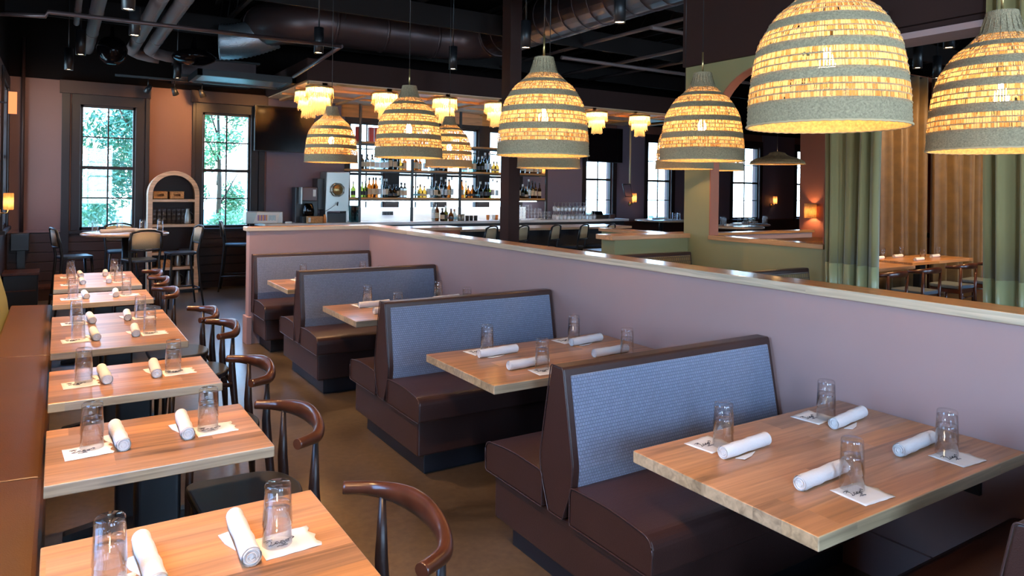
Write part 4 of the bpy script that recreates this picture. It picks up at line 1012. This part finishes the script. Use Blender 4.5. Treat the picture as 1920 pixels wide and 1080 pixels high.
NTH = ['first', 'second', 'third', 'fourth', 'fifth', 'sixth', 'seventh', 'eighth', 'ninth', 'tenth', 'eleventh', 'twelfth', 'thirteenth', 'fourteenth']
lower = [['green round', 'green round', 'amber round', 'amber round', 'amber round', 'clear tall', 'clear tall', 'aqua tall', 'amber squat', 'amber squat', 'dark square', 'dark square', 'dark square'],
         ['clear squat', 'clear squat', 'gold squat', 'gold squat', 'clear tall', 'clear tall', 'aqua tall', 'gold squat', 'clear tall', 'clear tall', 'amber round', 'clear tall'],
         ['amber round', 'slim golden', 'amber squat', 'amber squat', 'clear squat', 'green round', 'green round', 'green round', 'clear tall', 'clear tall'],
         ['clear squat', 'aqua tall', 'clear tall', 'aqua tall', 'amber round', 'green round', 'gold squat', 'clear tall', 'amber round', 'amber round', 'amber round']]
middle = [['dark square', 'dark square', 'dark square', 'clear square', 'clear square', 'clear square', 'aqua tall', 'aqua tall', 'gold squat', 'amber square'],
          ['amber square', 'amber square', 'clear square', 'clear square', 'clear tall', 'clear tall', 'amber round', 'clear tall'],
          ['clear square', 'clear square', 'aqua tall', 'aqua tall', 'green round', 'green round', 'clear tall', 'clear tall', 'gold squat', 'gold squat'],
          ['clear tall', 'clear tall', 'clear squat', 'aqua tall', 'amber round', 'amber square', 'amber square', 'amber square', 'amber square']]
for rows, zz, sn in ((lower, SZ[0], 'lower shelf'), (middle, SZ[1], 'middle shelf')):
    for b, row in enumerate(rows):
        a0, a1 = PX[b]+.06, PX[b+1]-.06
        for i, k in enumerate(row):
            x = a0+(a1-a0)*(i+.5)/len(row)+random.uniform(-.008, .008); s = random.uniform(1.0, 1.2)
            BK[k].put((x, 12.62+random.uniform(-.05, .03), zz+.001), random.uniform(-.1, .1), '%s bottle, bar %s, %s bay, %s from left' % (k, sn, NTH[b], NTH[i]), 'bottle', 'bottles on the bar shelving', s)
for i in range(2): BK['green round'].put((4.46+i*.1, 12.6, SZ[0]+.001), 0, 'green bottle left of the first shelf upright, lower shelf, %s' % ('left', 'right')[i], 'bottle', 'bottles on the bar shelving')
for i in range(4):
    o = tag(MB().box(-.045, -.045, 0, .045, .045, .27).build('boxed_bottle', 'red_box', loc=(4.78+i*.11-(.13 if i == 0 else 0), 12.62, SZ[2]+.001), bevel=.004), 'red boxed bottle on the top bar shelf, %s from the left' % NTH[i], 'box', 'red boxes on the top shelf')
for i in range(5): BK['clear tall' if i % 2 else 'aqua tall'].put((5.25+i*.1, 12.62, SZ[2]+.001), 0, 'pale bottle on the top bar shelf, %s from the left' % NTH[i], 'bottle', 'bottles on the bar shelving')
# things on the back counter
bx = empty('card_display_box', (2.93, 12.45, CZ)); tag(bx, 'grey steel display box with a slanted colourful menu card, left counter end', 'display box')
MB().box(-.30, -.12, 0, .30, .12, .20).build('steel_box', 'steel', bx, bevel=.01)
m = MB(); m.prism([(-.19, .01), (.20, .01), (.24, .19), (-.13, .19)], 'y', -.135, -.125); m.build('menu_card', 'paper', bx)
m = MB()
for k in range(6): m.box(-.12+k*.027, -.139, .05, -.103+k*.027, -.136, .145, 0 if k % 2 else 1)
m.build('printed_picture', ['orange_card', 'purple_card'], bx)
m = MB()
for k in range(5): m.box(.06+k*.024, -.139, .05+.01*(k % 2), .072+k*.024, -.136, .14)
m.build('printed_lines', 'cyan_card', bx)
tag(MB().box(-.06, -.05, 0, .06, .05, .03).build('small_tray', 'steel', loc=(3.33, 12.4, CZ), bevel=.004), 'small pale tray on the counter right of the display box', 'tray')
cf = empty('coffee_brewer', (3.68, 12.5, CZ)); tag(cf, 'black and steel coffee brewer on the back counter', 'coffee machine')
MB().box(-.2, -.02, 0, .2, .22, .62).build('machine_body', 'black_metal', cf, bevel=.015); MB().box(-.13, -.16, .38, .14, -.02, .62).build('front_panel', 'duct_metal', cf, bevel=.012)
MB().box(-.15, -.17, .33, -.13, -.0, .62).build('chrome_edge', 'steel', cf); MB().lathe([(0, 0), (.09, 0), (.10, .1), (.07, .2), (.06, .22), (0, .22)], 20, c=(0, -.11, .12)).build('coffee_pot', 'glass_dark', cf)
MB().box(-.13, -.2, 0, .17, -.02, .11).build('drip_base', 'black_metal', cf); MB().box(.06, -.163, .46, .11, -.159, .58).build('paper_sticker', 'paper', cf)
tb = empty('wooden_tea_box', (3.74, 12.235, CZ)); tag(tb, 'small tan wooden box on the counter before the coffee brewer', 'box')
MB().box(-.13, -.05, 0, .13, .05, .12).build('box_body', 'basket', tb, bevel=.004); MB().box(-.12, -.053, .02, -.08, -.05, .10).build('paper_label', 'paper', tb)
tag(MB().lathe([(0, 0), (.03, 0), (.032, .09), (.02, .12), (.018, .15), (0, .15)], 12).build('syrup_bottle', 'orange_card', loc=(3.93, 12.27, CZ)), 'small orange bottle right of the tan wooden box', 'bottle')
fm = empty('frozen_drink_machine', (4.20, 12.55, CZ)); tag(fm, 'tall stainless frozen drink machine with a round port', 'drink machine')
MB().box(-.32, .0, .22, -.02, .3, .78).build('side_hopper', 'black_metal', fm, bevel=.01)
MB().prism(rpoly([(-.215, .20, .02), (.215, .20, .02), (.235, .90, .02), (-.19, .90, .02)]), 'y', -.12, .25).build('steel_cabinet', 'steel', fm, bevel=.012)
MB().lathe([(0, 0), (.10, 0), (.125, .012), (.125, .03), (.105, .045), (.10, .035), (0, .03)], 28, T=Matrix.Translation((.0, -.12, .58)) @ Matrix.Rotation(R(90), 4, 'X')).build('port_ring', 'steel', fm)
MB().lathe([(0, .036), (.09, .036), (.09, .042), (0, .042)], 28, T=Matrix.Translation((.0, -.12, .58)) @ Matrix.Rotation(R(90), 4, 'X')).build('port_window', 'brass', fm)
m = MB()
for k in range(8): a = k*pi/4+.3; m.lathe([(0, 0), (.015, 0), (.015, .06), (0, .065)], 10, T=Matrix.Translation((.112*cos(a), -.12, .58+.112*sin(a))) @ Matrix.Rotation(R(90), 4, 'X'))
m.build('port_bolt', 'steel', fm)
MB().prism([(-.2, .20), (.2, .20), (0, .33)], 'y', -.145, -.12).build('splash_panel', 'steel', fm)
for sx_ in (-.19, .19): MB().box(sx_-.015, -.11, 0, sx_+.015, .22, .2).build('leg', 'steel', fm)
MB().box(-.17, -.1, 0, .17, .2, .16).build('drip_tray', 'black_metal', fm); MB().cyl((0, -.14, .30), (0, -.17, .36), .012, n=8).build('tap_handle', 'black_metal', fm)
# stemmed glasses and tumblers on the back counter at right
def goblet():
    return MB().lathe([(.036, .0), (.042, .05), (.040, .085), (.02, .105), (.005, .115), (.004, .165), (.03, .172), (.032, .176)], 16).build('upturned_goblet', 'glass_bright')
GB = Proto(goblet())
for r in range(3):
    for k in range(11):
        GB.put((8.98+k*.10+r*.03, 12.30+r*.11, CZ+.001), 0, 'upturned stemmed glass on the back counter, %s row, %s from the left' % (('front', 'middle', 'back')[r], NTH[k]), 'stemmed glass', 'upturned stemmed glasses on the back counter')
        if r == 2: pass
    for k in range(9):
        if r != 1: GB.put((9.03+k*.10+r*.03, 12.35+r*.11, CZ+.178), 0, 'upturned stemmed glass, raised tier on back counter, %s row, %s from left' % (('front', 'middle', 'back')[r], NTH[k]), 'stemmed glass', 'upturned stemmed glasses on the back counter')
for k in range(9):
    for q in range(4 - k//3):
        TUMB.put((7.98+k*.082+(.15 if k > 0 else .1), 12.34, CZ+.001+q*.066), 0, 'bar tumbler right of the column, %s stack from left, %s from bottom' % (NTH[k], NTH[q]), 'drinking glass', 'stacked tumblers on the back counter')
for k in range(4): tag(MB().lathe([(0, 0), (.038, 0), (.042, .30), (.04, .30), (.036, .01), (0, .01)], 14).build('clear_cup_stack', 'glass_aqua', loc=(4.48+.0+(k % 2)*.08, 12.4+.09*(k//2), CZ)), 'tall clear cup stack between the steel machine and the shelving, %s' % ('front left', 'front right', 'back left', 'back right')[k], 'cups', 'clear cup stacks')
for k in range(6):
    BK[['clear tall', 'amber round', 'dark square', 'green round', 'amber squat', 'clear squat'][k]].put((6.06+k*.095, 12.33+.04*(k % 2), CZ+.001), 0, 'bottle on the back counter at the middle of the bar, %s from the left' % NTH[k], 'bottle', 'bottles on the back counter')
for k, (x, h) in enumerate([(6.75, .12), (6.83, .13), (6.93, .10), (7.02, .10), (7.12, .10)]):
    tag(MB().lathe([(0, 0), (.035, 0), (.04, h), (.036, h), (.03, .01), (0, .01)], 14).build('bar_tin', 'steel' if k < 2 else 'black_metal', loc=(x-.12, 12.35, CZ)), 'small %s bar tin left of the third shelf bay, %s from the left' % ('steel' if k < 2 else 'black', NTH[k]), 'tin', 'tins on the back counter')
for k in range(4): tag(MB().box(-.022, -.03, 0, .022, .01, .07).build('wall_switch', 'black_metal', loc=(5.3+k*.055, 12.95, 1.2)), 'dark outlet on the tiled backsplash, %s from the left' % NTH[k], 'outlet', 'outlets on the backsplash')
rg = empty('cash_register', (10.25, 12.45, CZ)); tag(rg, 'black register and tray near the right end of the back counter', 'register')
MB().box(-.18, -.1, 0, .18, .12, .09).build('register_base', 'black_metal', rg, bevel=.012); MB().prism([(-.1, .09), (.12, .09), (.12, .17), (-.06, .17)], 'x', -.14, .02).build('register_screen', 'tv_screen', rg)
MB().box(.22, -.08, 0, .4, .1, .10).build('printer', 'duct_metal', rg, bevel=.02)
tb2 = tag(MB().box(-.2, -.12, 0, .2, .12, .03).build('tray', 'label_white', loc=(8.0-.2, 12.33, CZ), bevel=.004), 'white flat tray on the back counter left of the column', 'tray')
for k in range(4): tag(MB().lathe([(0, 0), (.03, 0), (.035, .1), (.03, .1), (.026, .01), (0, .01)], 12).build('small_jar', ['amber', 'glass_clear', 'label_white', 'orange_card'][k], loc=(7.5-.1+.07*k+.0, 12.55, CZ)), 'small jar behind the white tray left of the column, %s from the left' % NTH[k], 'jar', 'jars on the back counter')
# televisions
for x, y, z, w, h, lab in [(3.38, 12.86, 2.34, 1.05, .80, 'large black television above the left end of the bar'), (10.62, 12.75, 2.38, 1.05, .8, 'black television hanging before a window right of the bar')]:
    t = empty('television', (x, y, z)); tag(t, lab, 'television', 'televisions over the bar')
    MB().box(-w/2, -.03, 0, w/2, .02, h).build('housing', 'black_metal', t, bevel=.006); MB().box(-w/2+.012, -.033, .012, w/2-.012, -.03, h-.012).build('screen', 'tv_screen', t); MB().cyl((0, .02, h*.6), (0, .13, h*.6), .03, n=8).build('mount', 'black_metal', t)
MB().cyl((0, 0, .8), (0, 0, .92), .03, n=8).build('ceiling_pole', 'black_metal', t)
# hanging tv pole with a small box frame
hp = empty('hanging_pole', (11.18, 12.5, 1.6)); tag(hp, 'pale vertical pole with a small dark bracket hanging by the bar end', 'pole')
MB().cyl((0, 0, .3), (0, 0, 1.65), .022, n=10).build('pole', 'cane', hp)
m = MB(); m.tube([(-.22, 0, .28), (.02, 0, .28), (.08, 0, 0), (-.14, 0, 0), (-.22, 0, .28)], .013, 6); m.build('bracket_frame', 'black_metal', hp)

# ================================================================ LOUNGE / GREEN SIDE
def gold_booth(y, x0, x1, top, flip, lab):
    t = empty('patterned_booth_bench', (x0, y, 0)); tag(t, lab, 'booth bench', 'booth benches behind the partition')
    L = x1-x0; MB().prism(rpoly([(-.05, .35, 0), (.04, .35, 0), (.04, top, .015), (-.03, top, .015), (-.09, .55, .05)]), 'x', 0, L).build('back_frame', 'leather_brown', t, bevel=.006)
    MB().prism([(-.10, .5), (-.096, .56), (-.045, top-.035), (-.03, top-.035), (-.08, .5)], 'x', .03, L-.03).build('upholstered_panel', 'fabric_gold', t)
    MB().prism(rpoly([(-.55, .34, .02), (-.08, .34, 0), (-.08, .49, .02), (-.55, .48, .05)]), 'x', 0, L).build('seat_cushion', 'leather_brown', t, bevel=.01)
    MB().box(0, -.5, 0, L, .04, .34).build('base_panel', 'leather_brown', t)
gold_booth(5.44, 4.60, 5.72, 1.09, 1, 'booth bench with gold patterned back below the green half wall')
gold_booth(3.90, 4.55, 5.55, 1.08, 1, 'dark booth bench back in front of the green wall, its rear top showing')
ot = empty('booth_table', (5.1, 4.65, 0)); tag(ot, 'table behind the partition between the patterned booth benches', 'table')
MB().box(-.62, -.38, TZ-.04, .62, .38, TZ).build('tabletop', 'oak_table', ot, bevel=.004); MB().box(-.05, -.05, 0, .05, .05, TZ-.04).build('column', 'black_metal', ot)
for x, y, nm in [(5.48, 4.87, 'left'), (5.6, 4.55, 'right')]:
    for q, u in ((0, 'lower'), (1, 'upper')): TUMB.put((x, y, TZ+.001+q*.053), 0, '%s tumbler of the %s stack just above the partition cap before the green wall' % (u, nm), 'drinking glass', 'tumblers behind the partition')
lt = empty('lounge_table', (7.75, 9.0, 0)); tag(lt, 'pale table corner beside the green half wall end', 'table')
MB().box(-.38, -.38, TZ-.04, .38, .38, TZ).build('tabletop', 'oak_round', lt, bevel=.004); MB().cyl((0, 0, 0), (0, 0, TZ-.04), .04).build('column', 'black_metal', lt)
for x, y, r, lab, nn in [(11.7, 12.0, .6, 'high round table under the narrow window left of the green column', 'left'), (11.05, 9.35, .56, 'high round table seen through the green arch, left one', 'middle'), (12.2, 9.9, .4, 'high round table seen through the green arch, right one', 'right')]:
    t = empty('high_round_table', (x, y, 0)); tag(t, lab, 'table', 'high round tables in the lounge')
    MB().lathe([(0, 1.04), (r-.02, 1.04), (r, 1.05), (r, 1.07), (r-.02, 1.08), (0, 1.08)], 40).build('tabletop', 'oak_round', t); MB().cyl((0, 0, .02), (0, 0, 1.04), .045).build('column', 'black_metal', t); MB().lathe([(0, 0), (.28, 0), (.28, .02), (0, .03)], 24).build('round_base', 'black_metal', t)
    for k, (dx, dy) in enumerate([(-r*.7, -.1), (r*.72, -.12), (-.05, .25), (.1, -.3)]):
        for q, u in ((0, 'lower'), (1, 'upper')): TUMB.put((x+dx, y+dy, 1.0805+q*.053), 0, '%s tumbler, %s stack on the %s high round lounge table' % (u, ('left', 'right', 'rear', 'front')[k], nn), 'drinking glass', 'tumblers on the lounge tables')
    for k, (dx, rz) in enumerate([(-.2, 10), (.12, -8)]): ROLL_.put((x+dx, y-.05+.1*k, 1.0805), R(rz), 'white napkin roll, %s one on %s round lounge table' % (('left', 'right')[k], nn), 'napkin roll', 'napkin rolls on the lounge tables')
tag(MB().box(0, 0, 0, 2.3, .72, .98).build('low_bench', 'leather_tan', loc=(8.7, 6.85, 0), bevel=.02), 'low tan bench lit orange, seen through the arch above the green half wall', 'bench')
# curtains
def curtain(name, x, y, L, z0, z1, folds, amp, ang, mat, label, hem=None, seed=0, grp=None):
    rd = random.Random(seed); t = empty(name, (x, y, 0), ang); tag(t, label, 'curtain', grp)
    n = folds*12; ph = [rd.uniform(-.5, .5) for _ in range(folds+2)]
    def row(z, f):
        out = []
        for i in range(n+1):
            u = i/n; w = u*folds; k = int(w); p = ph[min(k, folds)]
            a = amp*(.8+.3*sin(k*2.1))*(f)
            out.append((u*L+.012*sin(z*1.3+k), a*sin(2*pi*w+p)+.3*a*sin(4*pi*w+k), z))
        return out
    def sheet(za, zb, m, nm):
        zs = [za+(zb-za)*j/6 for j in range(7)]; vs = []
        for z in zs: vs += row(z, .75+.25*(z1-z)/(z1-z0))
        w = n+1; MB().add(vs, [(j*w+i, j*w+i+1, (j+1)*w+i+1, (j+1)*w+i) for j in range(6) for i in range(n)], 0, True).build(nm, m, t, solid=.004)
    if hem: sheet(z0, hem, 'curtain_green_hem', 'glossy_hem'); sheet(hem, z1, mat, 'drape')
    else: sheet(z0, z1, mat, 'drape')
    MB().cyl((-.05, 0, z1), (L+.05, 0, z1), .014, n=10).build('curtain_rail', 'black_metal', t)
curtain('green_curtain', 5.62, 3.28, .50, .02, 3.2, 4, .06, R(90), 'curtain_green', 'green curtain with glossy hem hanging beside the green arch wall', 1.14, 1, 'green curtains')
curtain('green_curtain', 5.62, 1.75, .76, .02, 3.7, 5, .07, R(90), 'curtain_green', 'green curtain with glossy hem at the right edge of the photo', 1.14, 2, 'green curtains')
curtain('brown_curtain', 11.2, 6.55, 1.5, .02, 3.75, 5, .11, R(3), 'curtain_brown', 'wide golden brown curtain behind the dining table, left panel', None, 3, 'brown curtains')
curtain('brown_curtain', 12.75, 6.5, 1.5, .02, 3.75, 5, .11, R(-2), 'curtain_brown', 'golden brown curtain ending at the rust wall, right panel', None, 4, 'brown curtains')
# second dining room
t = empty('dining_table', (11.2, 6.0-.1, 0)); tag(t, 'oak dining table before the brown curtain in the next room', 'table')
def slab(pts, z0, z1): return MB().prism(pts, 'z', z0, z1)
MB().box(-.85, -.35, TZ-.045, .9, .35, TZ).build('tabletop', 'oak_table', t, bevel=.004); MB().box(-.08, -.05, 0, .08, .05, TZ-.045).build('column', 'black_metal', t); MB().box(-.3, -.3, 0, .3, .3, .03).build('base_plate', 'black_metal', t)
t = empty('dining_table', (9.45, 5.62, 0)); tag(t, 'oak table corner just right of the green curtain in the next room', 'table')
MB().box(-.6, -.3, TZ-.045, .55, .3, TZ).build('tabletop', 'oak_table', t, bevel=.004); MB().box(-.08, -.05, 0, .08, .05, TZ-.045).build('column', 'black_metal', t)
for k, (x, y) in enumerate([(10.55, 6.1), (11.15, 6.15), (10.95, 5.72), (11.75, 5.9)]):
    w = ('leftmost', 'second from left', 'in the middle front', 'at the right')[k]
    for q, u in ((0, 'lower'), (1, 'upper')): TUMB.put((x, y, TZ+.001+q*.053), 0, '%s tumbler of the stack %s on the next room table' % (u, w), 'drinking glass', 'tumblers in the next room')
    ROLL_.put((x-.16, y-.03, TZ), R(5), 'white napkin roll beside the stack %s on the next room table' % w, 'napkin roll', 'napkin rolls in the next room')
def wood_chair():
    t = empty('wooden_dining_chair')  # faces +y
    MB().prism(rpoly([(-.22, -.2, .04), (.22, -.2, .04), (.23, .22, .06), (-.23, .22, .06)]), 'z', .44, .49).build('seat', 'seat_slate', t, bevel=.012)
    MB().box(-.21, -.19, .38, .21, .2, .44).build('seat_frame', 'chair_wood', t, bevel=.004)
    for s in (-1, 1):
        MB().tube([(s*.20, -.22, 0), (s*.2, -.2, .44), (s*.215, -.21, .74)], [.017, .022, .016], 8).build('leg', 'chair_wood', t)
        MB().tube([(s*.2, .19, 0), (s*.2, .18, .42)], [.015, .02], 8).build('leg', 'chair_wood', t)
    m = MB(); m.tube([(-.2, -.21, .2), (.2, -.21, .2)], .012, 6); m.tube([(-.2, .19, .2), (.2, .19, .2)], .012, 6); m.build('stretcher', 'chair_wood', t)
    m = MB(); m.tube([(-.27, -.04, .735), (-.25, -.15, .745), (-.15, -.235, .755), (0, -.255, .76), (.15, -.235, .755), (.25, -.15, .745), (.27, -.04, .735)], [(.022, .02), (.026, .028), (.02, .038), (.016, .042), (.02, .038), (.026, .028), (.022, .02)], 10); m.build('back_rail', 'chair_wood', t)
    return t
WC = Proto(wood_chair())
for x, y, rz, lab in [(9.55, 5.08, 0, 'wooden chair with slate seat in the next room, nearest to the green curtain'), (10.65, 5.15, 0, 'wooden chair with slate seat in the next room, middle one'), (11.6, 5.2, 5, 'wooden chair with slate seat in the next room, at the right table end'), (8.7, 5.05, 0, 'wooden chair in the next room, mostly hidden by the green curtain'), (14.7, 5.5, 40, 'wooden chair before the rust wall, beyond the brown curtain')]:
    WC.put((x, y, 0), R(rz), lab, 'chair', 'wooden chairs in the next room')
tag(MB().box(-.5, -.25, 0, .5, .25, .45).build('green_gold_bench', 'fabric_olive', loc=(9.9, 6.45, 0), bevel=.04), 'yellow green bench seat behind the next room table', 'bench')
t = empty('side_table', (14.9, 6.0, 0)); tag(t, 'small pale topped table before the rust wall in the next room', 'table')
MB().box(-.4, -.35, .98, .4, .35, 1.02).build('tabletop', 'quartz', t); MB().cyl((0, 0, 0), (0, 0, .98), .04).build('column', 'chair_wood', t)
# lamps of the next room (ceiling cans stand above it)
spot(11.5, 4.4, 3.5, 190, 110, col=(1, .62, .25), aim=(12.0, 6.5, 1.2)); spot(15.0, 4.5, 3.5, 90, 110, aim=(15.5, 7, 1.5))
